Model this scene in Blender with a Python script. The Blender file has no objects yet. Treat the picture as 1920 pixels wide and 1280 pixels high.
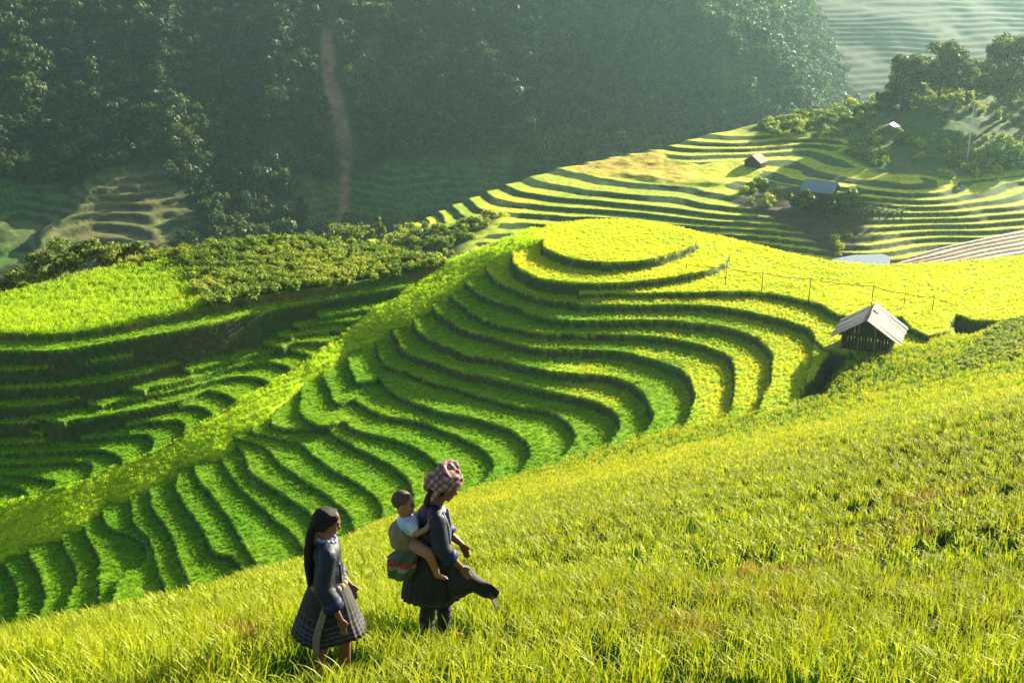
import bpy, bmesh, math, random
import numpy as np
from mathutils import Vector, Matrix, Euler
random.seed(7); RNG = np.random.default_rng(11)
C = bpy.context.scene.collection
R = math.radians

# ------------------------------------------------------------------ camera, sky, sun, exposure
PITCH = 19.5; FPX = 2318.0                       # focal length in photo pixels (1920 wide)
cam_d = bpy.data.cameras.new('camera'); cam = bpy.data.objects.new('camera', cam_d); C.objects.link(cam)
cam.location = (0, 0, 0); cam.rotation_euler = (R(90 - PITCH), 0, 0)
cam_d.sensor_width = 36; cam_d.lens = 36 * FPX / 1920; cam_d.clip_start = 0.1; cam_d.clip_end = 5000
bpy.context.scene.camera = cam
SUN_AZ, SUN_EL = 43.0, 18.5
world = bpy.data.worlds.new('World'); bpy.context.scene.world = world; world.use_nodes = True
wn = world.node_tree.nodes; wl = world.node_tree.links
sky = wn.new('ShaderNodeTexSky'); sky.sky_type = 'NISHITA'; sky.sun_disc = False
sky.sun_elevation = R(SUN_EL); sky.sun_rotation = R(SUN_AZ)
bg = wn['Background']; wl.new(sky.outputs[0], bg.inputs[0]); bg.inputs[1].default_value = 0.06
sd_ = bpy.data.lights.new('sun', 'SUN'); sun = bpy.data.objects.new('sun', sd_); C.objects.link(sun)
sd_.energy = 5.0; sd_.angle = R(0.53); sd_.color = (1.0, 0.90, 0.66)
sv = Vector((math.sin(R(SUN_AZ)) * math.cos(R(SUN_EL)), math.cos(R(SUN_AZ)) * math.cos(R(SUN_EL)), math.sin(R(SUN_EL))))
sun.rotation_euler = (-sv).to_track_quat('-Z', 'Y').to_euler()
sun.location = (60, 100, 60)
vs = bpy.context.scene.view_settings
vs.view_transform = 'Standard'; vs.look = 'None'; vs.gamma = 1.0; vs.exposure = 1.8
sc = bpy.context.scene
sc.render.engine = 'CYCLES'
sc.cycles.use_denoising = True
sc.cycles.max_bounces = 8; sc.cycles.transparent_max_bounces = 8; sc.cycles.volume_bounces = 1
sc.cycles.diffuse_bounces = 3; sc.cycles.transmission_bounces = 4

# ------------------------------------------------------------------ pixels of the photograph -> world
cp, sp = math.cos(R(PITCH)), math.sin(R(PITCH))
def ray(u, v):
    u = np.asarray(u, float); v = np.asarray(v, float)
    a = (u - 960) / FPX; b = (640 - v) / FPX
    return a, cp + b * sp, -sp + b * cp
def at_z(u, v, z):
    dx, dy, dz = ray(u, v); t = z / dz
    return np.stack([dx * t, dy * t, z + 0 * t], -1)
def at_y(u, v, y):
    dx, dy, dz = ray(u, v); t = y / dy
    return np.stack([dx * t, y + 0 * t, dz * t], -1)
def hermite(P, n=5):
    """Catmull-Rom through an open polyline"""
    P = np.asarray(P, float)
    if len(P) < 3: return P
    Q = np.vstack([2 * P[0] - P[1], P, 2 * P[-1] - P[-2]])
    out = []
    for i in range(1, len(Q) - 2):
        p0, p1, p2, p3 = Q[i - 1], Q[i], Q[i + 1], Q[i + 2]
        for k in range(n):
            t = k / n
            out.append(0.5 * ((2 * p1) + (-p0 + p2) * t + (2 * p0 - 5 * p1 + 4 * p2 - p3) * t * t + (-p0 + 3 * p1 - 3 * p2 + p3) * t ** 3))
    out.append(P[-1]); return np.array(out)
class RBF:
    """thin plate surface z(x, y) through control points"""
    def __init__(s, P, lam=1e-3):
        P = np.asarray(P, float); s.c = P[:, :2].mean(0); s.k = np.abs(P[:, :2] - s.c).max() + 1e-6
        X = (P[:, :2] - s.c) / s.k; n = len(X); s.X = X
        d = np.sqrt(((X[:, None] - X[None]) ** 2).sum(-1)); K = d * d * np.log(d + 1e-9) + lam * np.eye(n)
        A = np.zeros((n + 3, n + 3)); A[:n, :n] = K; A[:n, n] = 1; A[:n, n + 1:] = X; A[n, :n] = 1; A[n + 1:, :n] = X.T
        s.w = np.linalg.solve(A, np.concatenate([P[:, 2], [0, 0, 0]]))
    def __call__(s, x, y):
        x = (np.asarray(x, float) - s.c[0]) / s.k; y = (np.asarray(y, float) - s.c[1]) / s.k
        n = len(s.X); z = s.w[n] + s.w[n + 1] * x + s.w[n + 2] * y
        for i in range(n):
            r2 = (x - s.X[i, 0]) ** 2 + (y - s.X[i, 1]) ** 2 + 1e-12
            z = z + s.w[i] * 0.5 * r2 * np.log(r2)
        return z
def hit(surf, u, v, y0, y1, n=400):
    """first place along the ray of a pixel where the surface is met"""
    dx, dy, dz = ray(u, v); ys = np.linspace(y0, y1, n); t = ys / dy
    g = dz * t - surf(dx * t, ys)
    s = np.where((g[:-1] > 0) & (g[1:] <= 0))[0]
    if len(s): i = s[0]; f = g[i] / (g[i] - g[i + 1]); tt = t[i] + f * (t[i + 1] - t[i])
    else: tt = t[np.argmin(np.abs(g))]
    return np.array([dx * tt, dy * tt])
def sdist(px, py, poly):
    """signed distance to a closed polygon, positive inside"""
    A = np.asarray(poly, float); B = np.roll(A, -1, 0)
    d2 = np.full(px.shape, 1e18); ins = np.zeros(px.shape, bool)
    for (ax, ay), (bx, by) in zip(A, B):
        ex, ey = bx - ax, by - ay; L = ex * ex + ey * ey
        if L < 1e-12: continue
        wx, wy = px - ax, py - ay
        t = np.clip((wx * ex + wy * ey) / L, 0, 1)
        d2 = np.minimum(d2, (wx - ex * t) ** 2 + (wy - ey * t) ** 2)
        c = (ay > py) != (by > py)
        if abs(by - ay) > 1e-12: ins ^= c & (px < (bx - ax) * (py - ay) / (by - ay) + ax)
    return np.where(ins, 1, -1) * np.sqrt(d2)
def vnoise(x, y, seed=0):
    """smooth value noise, -1..1"""
    r = np.random.default_rng(seed).random((256, 256)) * 2 - 1
    xi = np.floor(x).astype(int); yi = np.floor(y).astype(int); fx = x - xi; fy = y - yi
    fx = fx * fx * (3 - 2 * fx); fy = fy * fy * (3 - 2 * fy)
    g = lambda a, b: r[(xi + a) & 255, (yi + b) & 255]
    return (g(0, 0) * (1 - fx) + g(1, 0) * fx) * (1 - fy) + (g(0, 1) * (1 - fx) + g(1, 1) * fx) * fy
def fbm(x, y, seed=0, o=4):
    z = 0; a = 1; s = 0
    for i in range(o): z = z + a * vnoise(x * 2 ** i, y * 2 ** i, seed + i); s += a; a *= .5
    return z / s

# ------------------------------------------------------------------ tagging
def tag(o, label=None, cat=None, group=None, kind=None):
    if label: o['label'] = label
    if cat: o['category'] = cat
    if group: o['group'] = group
    if kind: o['kind'] = kind
    return o
def link(o, parent=None):
    C.objects.link(o)
    if parent: o.parent = parent
    return o
def empty(name, loc=(0, 0, 0), rz=0):
    o = bpy.data.objects.new(name, None); o.location = loc; o.rotation_euler = (0, 0, rz); o.empty_display_size = .2
    return link(o)
def mesh_obj(name, V, F, mat=None, parent=None, smooth=False, attrs=None):
    me = bpy.data.meshes.new(name); me.from_pydata([tuple(v) for v in V], [], [tuple(f) for f in F]); me.update()
    if mat: me.materials.append(mat)
    if smooth: me.polygons.foreach_set('use_smooth', [True] * len(me.polygons))
    for k, a in (attrs or {}).items():
        at = me.attributes.new(k, 'FLOAT', 'POINT'); at.data.foreach_set('value', np.asarray(a, np.float32))
    return link(bpy.data.objects.new(name, me), parent)

# ------------------------------------------------------------------ materials
def nodes(name):
    m = bpy.data.materials.new(name); m.use_nodes = True; nt = m.node_tree
    for n in list(nt.nodes): nt.nodes.remove(n)
    out = nt.nodes.new('ShaderNodeOutputMaterial'); return m, nt, out
def N(nt, t, **kw):
    n = nt.nodes.new(t)
    for k, v in kw.items():
        if k.startswith('i_'):
            key = k[2:]; key = int(key) if key.isdigit() else key.replace('_', ' ')
            n.inputs[key].default_value = v
        else: setattr(n, k, v)
    return n
def ramp(nt, fac, stops):
    r = nt.nodes.new('ShaderNodeValToRGB'); e = r.color_ramp.elements
    while len(e) < len(stops): e.new(0.5)
    for i, (p, c) in enumerate(stops): e[i].position = p; e[i].color = (*c, 1)
    nt.links.new(fac, r.inputs[0]); return r.outputs[0]
def mixc(nt, a, b, fac, mode='MIX'):
    m = N(nt, 'ShaderNodeMix', data_type='RGBA', blend_type=mode)
    for s, x in ((6, a), (7, b)):
        if hasattr(x, 'is_linked') or hasattr(x, 'links'): nt.links.new(x, m.inputs[s])
        else: m.inputs[s].default_value = (*x, 1)
    if isinstance(fac, (int, float)): m.inputs[0].default_value = fac
    else: nt.links.new(fac, m.inputs[0])
    return m.outputs[2]
def noise(nt, scale, detail=4, vec=None, rough=.6):
    n = N(nt, 'ShaderNodeTexNoise', i_Scale=scale, i_Detail=detail, i_Roughness=rough)
    if vec is not None: nt.links.new(vec, n.inputs['Vector'])
    return n.outputs[0]
def leafy(name, lo, mid, hi, trans=.45, hattr=True, patch=.12, grain=None, stops=(0, .5, 1), xgreen_shade=0):
    """leaf material: colour by height on the plant, by plant and by patch of ground; lets light through"""
    m, nt, out = nodes(name)
    oi = N(nt, 'ShaderNodeObjectInfo'); pat = noise(nt, patch, 3, oi.outputs['Location'])
    a = N(nt, 'ShaderNodeMath', operation='MULTIPLY_ADD', i_1=.42, i_2=-.22); nt.links.new(oi.outputs['Random'], a.inputs[0])
    b = N(nt, 'ShaderNodeMath', operation='MULTIPLY_ADD', i_1=1.9, i_2=-.95); nt.links.new(pat, b.inputs[0])
    s = N(nt, 'ShaderNodeMath', operation='ADD'); nt.links.new(a.outputs[0], s.inputs[0]); nt.links.new(b.outputs[0], s.inputs[1])
    if xgreen_shade:  # greener crop to the right, with the shade there put into the colour
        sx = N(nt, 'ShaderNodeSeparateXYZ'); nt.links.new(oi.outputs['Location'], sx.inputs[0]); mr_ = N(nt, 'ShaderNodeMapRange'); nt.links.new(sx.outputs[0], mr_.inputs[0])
        for i_, v_ in ((1, -4.0), (2, 7.0), (3, .10), (4, -xgreen_shade)): mr_.inputs[i_].default_value = v_
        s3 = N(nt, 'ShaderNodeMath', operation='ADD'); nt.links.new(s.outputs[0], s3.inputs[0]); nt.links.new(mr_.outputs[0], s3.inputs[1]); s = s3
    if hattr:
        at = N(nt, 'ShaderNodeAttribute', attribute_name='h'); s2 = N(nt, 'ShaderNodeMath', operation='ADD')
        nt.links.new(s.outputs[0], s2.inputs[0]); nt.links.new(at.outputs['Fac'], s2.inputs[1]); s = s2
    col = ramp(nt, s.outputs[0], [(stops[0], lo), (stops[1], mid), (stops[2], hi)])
    if grain:
        g = N(nt, 'ShaderNodeAttribute', attribute_name='grain'); col = mixc(nt, col, grain, g.outputs['Fac'])
    d = N(nt, 'ShaderNodeBsdfPrincipled', i_Roughness=.55); nt.links.new(col, d.inputs['Base Color']); d.inputs['Specular IOR Level'].default_value = .25
    t = N(nt, 'ShaderNodeBsdfTranslucent'); nt.links.new(col, t.inputs[0])
    mx = N(nt, 'ShaderNodeMixShader'); mx.inputs[0].default_value = trans
    nt.links.new(d.outputs[0], mx.inputs[1]); nt.links.new(t.outputs[0], mx.inputs[2]); nt.links.new(mx.outputs[0], out.inputs[0])
    return m
def terrain_mat(name, fine=2.2, bump=.5):
    m, nt, out = nodes(name)
    at = N(nt, 'ShaderNodeAttribute', attribute_name='Col'); geo = N(nt, 'ShaderNodeNewGeometry')
    n1 = noise(nt, fine, 6, geo.outputs['Position'], .75); n2 = noise(nt, fine * 6, 4, geo.outputs['Position'], .7)
    c1 = ramp(nt, n1, [(.28, (.42, .42, .42)), (.72, (1.55, 1.5, 1.4))]); c2 = ramp(nt, n2, [(.3, (.55, .6, .55)), (.7, (1.4, 1.4, 1.3))])
    col = mixc(nt, mixc(nt, at.outputs['Color'], c1, 1.0, 'MULTIPLY'), c2, 1.0, 'MULTIPLY')
    bp = N(nt, 'ShaderNodeBump', i_Strength=bump, i_Distance=.3); nt.links.new(n2, bp.inputs['Height'])
    d = N(nt, 'ShaderNodeBsdfPrincipled', i_Roughness=.85); d.inputs['Specular IOR Level'].default_value = .15
    nt.links.new(col, d.inputs['Base Color']); nt.links.new(bp.outputs[0], d.inputs['Normal']); nt.links.new(d.outputs[0], out.inputs[0])
    return m
def plain(name, c0, c1, scale=8, rough=.8, metal=0, stretch=None, bump=.3, trans=0):
    m, nt, out = nodes(name)
    tc = N(nt, 'ShaderNodeTexCoord'); v = tc.outputs['Object']
    if stretch:
        mp = N(nt, 'ShaderNodeMapping'); mp.inputs['Scale'].default_value = stretch; nt.links.new(v, mp.inputs[0]); v = mp.outputs[0]
    n = noise(nt, scale, 6, v, .65); col = ramp(nt, n, [(.3, c0), (.7, c1)])
    d = N(nt, 'ShaderNodeBsdfPrincipled', i_Roughness=rough, i_Metallic=metal); nt.links.new(col, d.inputs['Base Color'])
    d.inputs['Specular IOR Level'].default_value = .3
    if bump:
        bp = N(nt, 'ShaderNodeBump', i_Strength=bump, i_Distance=.02); nt.links.new(n, bp.inputs['Height']); nt.links.new(bp.outputs[0], d.inputs['Normal'])
    nt.links.new(d.outputs[0], out.inputs[0]); return m

# ------------------------------------------------------------------ the terraced hill: edges traced as contour lines, each at its own level
# right of the ridge, from the round summit down into the bowl
DISC = [(1018,454),(1021,463),(1040,473),(1071,483),(1113,490),(1165,491),(1215,486),(1262,473),(1290,461),(1303,450),(1290,438),(1255,426),(1205,418),(1150,415),(1090,418),(1045,430),(1023,442)]
RING = [(960,476),(962,488),(973,500),(998,515),(1025,523),(1092,530),(1155,530),(1200,526),(1285,514),(1340,500),(1362,486),(1366,472),(1350,455),(1300,432),(1230,418),(1150,411),(1070,415),(1010,428),(965,450)]
E = {}
E['A'] = (-29.8, [(1086,551),(1100,547),(1200,548),(1300,547),(1400,546),(1450,550),(1500,560),(1535,570),(1575,590),(1640,600),(1690,594)])
E['B'] = (-30.3, [(914,490),(914,504),(925,519),(946,533),(977,546),(1009,556),(1040,563),(1061,564),(1075,567),(1100,570),(1200,571),(1300,571),(1363,576),(1425,588),(1488,604),(1521,619),(1534,641),(1560,655),(1590,660),(1640,662),(1700,655)])
E['B2'] = (-30.62, [(914,492),(914,506),(925,521),(946,535),(977,548),(1009,558),(1040,565),(1061,566),(1075,569),(1100,572),(1200,573),(1300,573),(1363,578),(1425,590),(1488,606),(1518,621),(1527,648),(1525,665),(1519,690),(1506,727),(1477,772),(1462,790)])
E['C'] = (-30.95, [(875,515),(875,527),(883,538),(904,552),(936,565),(977,577),(1009,590),(1050,598),(1113,600),(1200,599),(1250,600),(1300,605),(1342,609),(1383,619),(1425,636),(1446,659),(1450,676),(1444,717),(1423,769),(1410,790)])
E['D'] = (-31.6, [(843,542),(844,552),(863,567),(888,586),(925,604),(977,615),(1019,623),(1092,625),(1200,628),(1260,634),(1300,642),(1331,650),(1363,665),(1377,682),(1377,728),(1373,759),(1363,780),(1350,800)])
E['E'] = (-32.2, [(813,558),(813,575),(842,598),(873,617),(925,631),(977,646),(1029,653),(1113,655),(1175,661),(1215,670),(1250,681),(1285,696),(1301,722),(1302,753),(1292,785),(1275,808),(1262,824)])
E['F'] = (-32.9, [(773,587),(781,614),(800,629),(842,649),(883,664),(946,674),(998,687),(1050,697),(1113,701),(1155,708),(1186,720),(1208,739),(1225,769),(1220,796),(1198,822),(1180,842)])
E['G'] = (-33.6, [(725,610),(735,620),(748,637),(752,650),(771,661),(800,672),(842,687),(883,699),(946,712),(1009,728),(1061,739),(1102,747),(1134,760),(1155,774),(1163,791),(1159,812),(1142,836),(1115,860)])
E['H'] = (-34.4, [(700,633),(708,652),(713,668),(727,683),(750,690),(800,711),(842,722),(883,735),(925,747),(967,760),(1009,766),(1040,774),(1061,789),(1077,806),(1081,820),(1073,837),(1040,870),(1010,895)])
E['I'] = (-35.0, [(685,637),(662,652),(655,668),(656,686),(665,711),(673,717),(701,712),(710,704),(722,722),(750,742),(800,763),(842,774),(894,783),(936,797),(967,810),(988,828),(994,848),(986,871),(963,894),(940,912)])
E['J'] = (-35.6, [(632,660),(611,690),(607,706),(617,727),(625,748),(635,756),(661,750),(676,757),(698,768),(729,781),(771,787),(800,795),(831,806),(863,818),(892,834),(917,853),(926,872),(913,896),(881,923),(850,945)])
E['K'] = (-36.1, [(590,683),(573,712),(566,730),(564,754),(568,780),(600,796),(630,793),(646,789),(655,800),(677,807),(709,816),(754,827),(800,850),(830,876),(842,900),(835,925),(800,955)])
E['L'] = (-36.6, [(536,728),(524,762),(511,784),(517,797),(550,803),(604,801),(629,814),(671,841),(713,857),(744,879),(770,904),(776,930),(760,960),(735,985)])
E['M'] = (-37.1, [(494,775),(474,799),(478,811),(520,818),(562,830),(592,855),(635,885),(680,910),(712,937),(718,962),(705,990),(680,1015)])
E['N'] = (-37.5, [(446,797),(430,813),(442,819),(500,838),(530,872),(580,905),(620,932),(655,965),(665,1000),(655,1030)])
E['O'] = (-37.9, [(442,812),(440,826),(458,852),(472,885),(520,917),(565,947),(600,985),(612,1020),(610,1050)])
E['P'] = (-38.4, [(438,824),(417,845),(421,868),(440,899),(471,933),(513,970),(550,1001),(570,1030),(585,1070)])
E['Q'] = (-38.8, [(396,841),(369,858),(363,878),(373,901),(409,943),(440,988),(470,1037),(490,1085)])
E['R'] = (-39.2, [(354,858),(336,874),(331,895),(331,918),(346,945),(373,978),(386,1001),(396,1024),(409,1036),(438,1044),(452,1064),(462,1100)])
E['S'] = (-39.8, [(300,895),(279,913),(283,935),(288,956),(304,974),(321,999),(333,1024),(342,1056),(352,1087),(370,1140)])
E['T'] = (-40.3, [(255,915),(243,930),(248,949),(256,983),(273,1003),(285,1024),(294,1049),(306,1087),(325,1150)])
E['U'] = (-40.8, [(222,913),(199,937),(192,955),(196,977),(210,991),(240,998),(264,1012),(276,1040),(262,1066),(240,1072),(226,1086),(214,1112),(203,1140),(195,1180)])
E['d'] = (-41.3, [(183,952),(158,979),(161,997),(173,1023),(188,1050),(186,1077),(190,1102),(186,1130),(176,1160),(165,1195)])
E['c'] = (-41.9, [(131,968),(115,995),(125,1031),(142,1062),(144,1089),(130,1123),(117,1158),(100,1200)])
E['b'] = (-42.5, [(68,1000),(54,1018),(56,1034),(65,1054),(79,1079),(84,1106),(79,1141),(63,1179),(38,1218),(20,1240)])
E['a'] = (-43.1, [(20,1027),(9,1048),(19,1073),(33,1102),(34,1127),(29,1158),(21,1189),(0,1217),(-30,1240)])
E['z'] = (-43.7, [(-45,1052),(-62,1075),(-50,1105),(-38,1135),(-45,1170),(-60,1200),(-90,1230)])
cz = lambda z: z if z > -34 else -34 + (z + 34) * .8
E = {k: (cz(z), P) for k, (z, P) in E.items()}
RIGHT = ['B2','C','D','E','F','G','H','I','J','K','L','M','N','O','P','Q','R','S','T','U','d','c','b','a','z']
# left of the ridge
LE = [
 (-31.95, [(-70,656),(0,656),(104,656),(188,643),(271,629),(335,618),(400,604),(465,589),(530,574),(620,558),(700,546),(760,535),(815,518)]),
 (-33.0, [(600,592),(640,586),(700,577),(745,563)]),
 (-33.5, [(560,612),(588,605),(644,602),(686,597),(715,588)]),
 (-33.1, [(-70,694),(0,692),(104,686),(170,677),(240,666),(262,655)]),
 (-34.0, [(545,632),(561,626),(592,621),(654,617),(675,610)]),
 (-34.5, [(530,650),(546,643),(581,640),(623,640),(640,633)]),
 (-34.3, [(-70,733),(0,727),(104,721),(188,713),(292,690),(400,660),(460,645),(529,629),(545,622)]),
 (-35.1, [(355,696),(373,690),(404,683),(446,673),(488,663),(529,656),(561,659),(588,667),(578,675)]),
 (-35.6, [(270,732),(281,726),(300,723),(363,708),(425,690),(488,679),(519,680),(546,690),(541,701)]),
 (-35.3, [(-70,768),(0,761),(83,756),(140,746),(198,733),(215,722)]),
 (-36.15,[(190,760),(208,754),(300,737),(363,723),(425,707),(477,706),(506,717),(497,726)]),
 (-36.7, [(120,792),(136,786),(209,775),(323,753),(383,733),(415,736),(435,744),(446,752),(440,762)]),
 (-36.3, [(-70,797),(0,792),(63,788),(85,780)]),
 (-37.25,[(318,766),(330,762),(365,760),(392,769),(398,779),(388,789)]),
 (-37.8, [(80,812),(98,806),(209,796),(292,788),(330,787),(344,792),(347,804),(342,819),(332,829)]),
 (-38.4, [(-70,836),(0,831),(83,825),(177,818),(250,813),(279,815),(287,827),(284,842),(271,861)]),
 (-39.0, [(-70,852),(0,849),(27,847),(125,843),(177,840),(209,847),(231,863),(215,878)]),
 (-39.6, [(-70,872),(0,868),(83,866),(125,863),(167,866),(176,876),(169,893),(154,911)]),
 (-40.1, [(-70,888),(0,886),(42,888),(83,896),(107,902),(102,913),(90,928)]),
 (-40.6, [(-70,905),(-30,903),(0,905),(31,909),(53,924),(42,942)]),
 (-41.1, [(-110,925),(-70,925),(-35,933),(-20,945),(-35,960)]),
]
# smooth surface of the ridge: shares the level of every terrace that runs into it
rc = []
def rtip(u, v, z): rc.append(at_z(u, v, cz(z)))
for u, v, z in [(700,580,-33.1),(688,598,-33.5),(656,618,-34),(626,641,-34.6),(586,671,-35),(544,696,-35.5),(502,722,-36),(443,757,-36.6),(393,784,-37.2),(338,824,-37.9),(278,852,-38.6),(224,871,-39.2),(162,902,-39.8),(97,921,-40.3),(48,934,-40.8),(-28,955,-41.3),(-110,985,-41.9),(-200,1020,-42.6),
                (960,474,-29.25),(914,490,-30.1),(875,515,-30.8),(843,542,-31.4),(813,558,-31.9),(773,587,-32.6),(725,610,-33.4),(700,633,-34.05),(665,650,-34.8),(616,684,-35.35),(575,710,-35.9),(525,760,-36.45),(480,795,-36.95),(436,810,-37.4),(417,842,-38.0),(366,865,-38.7),(338,872,-39.05),(284,905,-39.6),(247,925,-40.1),(205,933,-40.6),(162,975,-41.15),(118,990,-41.65),(58,1014,-42.3),(14,1035,-42.9),(-60,1068,-43.6),(-140,1110,-44.4),
                (850,489,-30.9),(830,489,-31.4),(800,512,-31.9),(900,468,-30.0),(950,450,-29.3),(1000,430,-29.1),(930,480,-29.7)]: rtip(u, v, z)
RIDGE = RBF(rc, 3e-3)
RIDGE_PX = [(805,513),(745,560),(700,579),(658,617),(626,640),(590,668),(548,698),(508,720),(446,758),(396,785),(340,824),(281,854),(226,871),(164,902),(99,921),(50,934),(-28,955),(-110,985),(-200,1020),
            (-200,1130),(-60,1070),(12,1038),(54,1017),(115,992),(160,975),(200,932),(245,925),(285,903),(338,870),(366,860),(412,843),(436,812),(478,797),(522,760),(570,712),(612,688),(660,652),(698,632),(724,610),(772,587),(812,560),(842,542),(874,516),(912,491),(955,474),(1010,452),(1000,427),(950,447),(900,467),(870,479),(845,488)]
# left plateau: green field and the shrubby mound
lc = [at_z(u, v, z) for u, v, z in [(-70,622,-31.3),(0,623,-31.3),(104,624,-31.3),(209,611,-31.3),(300,590,-31.2),(379,573,-31.2),(450,560,-31.2),(530,545,-31.2),(620,533,-31.2),(700,520,-31.2),(800,500,-31.2),(850,492,-31.0)]]
lc += [at_y(u, v, y) for u, v, y in [(-70,575,100),(0,556,102),(150,560,101),(100,532,106),(200,506,110),(330,484,113),(360,500,110),(450,470,114),(560,452,117),(650,458,117),(720,472,115),(790,490,110),(600,500,109),(450,530,104),(250,545,103)]]
LPLAT = RBF(lc, 3e-3)
LPLAT_PX = [(-90,622),(0,624),(104,625),(209,612),(300,592),(379,575),(450,562),(530,549),(620,537),(700,524),(800,503),(850,491),(800,490),(720,470),(650,456),(560,450),(450,456),(330,472),(200,502),(100,528),(0,553),(-90,580)]
GREEN_PX = [(-90,622),(0,624),(104,625),(209,612),(300,592),(379,575),(366,545),(356,520),(345,497),(325,488),(200,505),(100,530),(0,555),(-90,580)]
# the near hillside
nc = [at_z(u, v, cz(z)) for u, v, z in [(1477,772,-30.9),(1423,770,-31.2),(1363,784,-31.9),(1278,806,-32.5),(1196,824,-33.2),(1140,838,-33.9),(1035,876,-34.6),(963,894,-35.3),(881,923,-35.8),(1555,742,-30.4),(1590,670,-30.2),(1650,662,-30.2),(1700,655,-30.2),(1760,640,-29.7),(1830,633,-29.2),(1920,610,-28.5),(2000,600,-27.9)]]
nc += [at_y(u, v, y) for u, v, y in [(595,1270,7.4),(825,1168,8.9),(100,1270,7.6),(1400,1270,8.0),(1920,1270,9.0),(960,1400,5.4),(0,1225,11),(100,1200,14),(250,1160,19),(420,1112,26),(560,1067,34),(700,998,46),(800,955,60),(1920,760,38),(1600,850,38),(1300,900,38),(1920,1000,16.5),(1000,1000,24),(500,1180,12)]]
nc += [np.array([0, 0, -1.62]), np.array([-3, 0, -2.4]), np.array([4, 0, -.7]), np.array([0, -6, .9])]
NEAR = RBF(nc, 2e-2)
NEAR_PX = [(-400,1290),(-150,1262),(0,1230),(83,1210),(188,1178),(261,1160),(302,1146),(396,1117),(444,1100),(492,1085),(565,1064),(640,1024),(700,990),(760,968),(800,950),(850,932),(881,922),(922,900),(965,892),(1020,878),(1060,862),(1142,835),(1198,818),(1275,803),(1363,778),(1422,768),(1478,768),(1520,748),(1556,742),(1575,706),(1594,678),(1640,664),(1690,650),(1742,652),(1752,634),(1830,631),(1870,610),(1925,590),(2050,570),(2200,560)]

NR0, NR1, NR2 = 260, 520, 60
r_ = np.concatenate([np.geomspace(1.5, 64, NR0, endpoint=False), np.linspace(64, 121, NR1, endpoint=False), np.linspace(121, 140, NR2)])
th = np.radians(np.concatenate([np.linspace(-88, -26.2, 150), np.linspace(-26, 26, 960), np.linspace(26.2, 88, 150)]))
RR, TT = np.meshgrid(r_, th, indexing='ij'); GX = RR * np.sin(TT); GY = RR * np.cos(TT)
Z = -47.5 + .8 * fbm(GX / 9, GY / 9, 3) - np.clip(GY - 112, 0, 40) * .5 - np.clip(-GX - 25, 0, 60) * .06
KIND = np.zeros(Z.shape, np.int8)          # 0 rough bank, 1 rice, 2 riser, 3 near rice, 4 shrubs, 5 green field, 6 ridge rice
wob = .16 * fbm(GX / 2.1, GY / 2.1, 9, 3) + .05 * vnoise(GX / .45, GY / .45, 5)
def layer(poly, top, slope, kind, rkind=2, drop=7.0, wk=1.0, tol=0.0, mask=None):
    poly = np.asarray(poly, float)[:, :2]; m = drop / slope + .5
    x0, y0 = poly.min(0) - m; x1, y1 = poly.max(0) + m
    sel = np.where((GX > x0) & (GX < x1) & (GY > y0) & (GY < y1))
    px, py = GX[sel], GY[sel]; s = sdist(px, py, poly) + wk * wob[sel]
    t = top(px, py) if callable(top) else np.full(px.shape, top)
    out = np.clip(-s, 0, None); z = t - slope * out
    ok = (z > Z[sel] + tol) & (out * slope < drop)
    if mask is not None: ok &= mask[sel]
    i = (sel[0][ok], sel[1][ok]); Z[i] = z[ok]; KIND[i] = np.where(s[ok] < -.03, rkind, kind)
def px_poly(surf, P, y0, y1): return np.array([hit(surf, u, v, y0, y1) for u, v in P])
def smooth_z(P, z): q = hermite(P); return at_z(q[:, 0], q[:, 1], z)[:, :2]
# rough bank on the far left between the two fans of terraces
bank = RBF([at_z(u, v, cz(z) - .5) for u, v, z in [(-70,640,-31.8),(0,690,-33.8),(0,760,-36.3),(0,830,-38.7),(0,905,-41),(200,640,-32.8),(200,720,-35.6),(200,800,-38.2),(400,620,-33),(400,700,-35.9),(550,580,-32.8),(550,640,-34.9),(700,560,-32.9),(100,650,-33),(-70,900,-41),(-70,770,-36.6),(300,660,-34.3),(300,740,-36.7)]], 1e-2)
layer(at_z(np.array([-120,0,200,400,600,750,640,560,450,330,200,60,-60,-150.]), np.array([640,650,635,610,580,555,600,645,690,745,810,865,880,880.]), -36.0), lambda x, y: np.clip(bank(x, y) - .7, -44, -33.5), .8, 0, 0)
# right of the ridge
up = smooth_z(E['B'][1], -30.3)
for i, k in enumerate(RIGHT):
    z, P = E[k]; e = smooth_z(P, z)
    if k == 'B2': back = at_z(np.array([1600,1500,1300,1100,940.]), np.array([600,560,520,500,480.]), z)[:, :2]
    else:
        back = prev[::-1]
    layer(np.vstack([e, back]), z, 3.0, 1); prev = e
pb = smooth_z(E['B'][1], -30.3)
layer(np.vstack([pb, at_z(np.array([1800,1760,1500,1300,1100,950,925.]), np.array([640,560,520,500,490,476,478.]), -30.3)[:, :2]]), -30.3, 3.0, 1)
pa = smooth_z(E['A'][1], -29.8)
layer(np.vstack([pa, at_z(np.array([1705,1740,1775,1790,1830,1900,1990,2150,2150,1920,1800,1650,1560,1450,1370,1250,1150,1095.]), np.array([612,628,620,585,600,597,580,560,470,477,489,496,488,466,447,425,470,535.]), -29.8)[:, :2]]), lambda x, y: -29.8 + .18 * fbm(x / 9, y / 9, 21), 2.6, 1)
layer(smooth_z(RING + [RING[0]], -29.2)[:-1], -29.2, 3.0, 1)
layer(smooth_z(DISC + [DISC[0]], -28.4)[:-1], -28.4, 3.0, 1, wk=.5)
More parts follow.
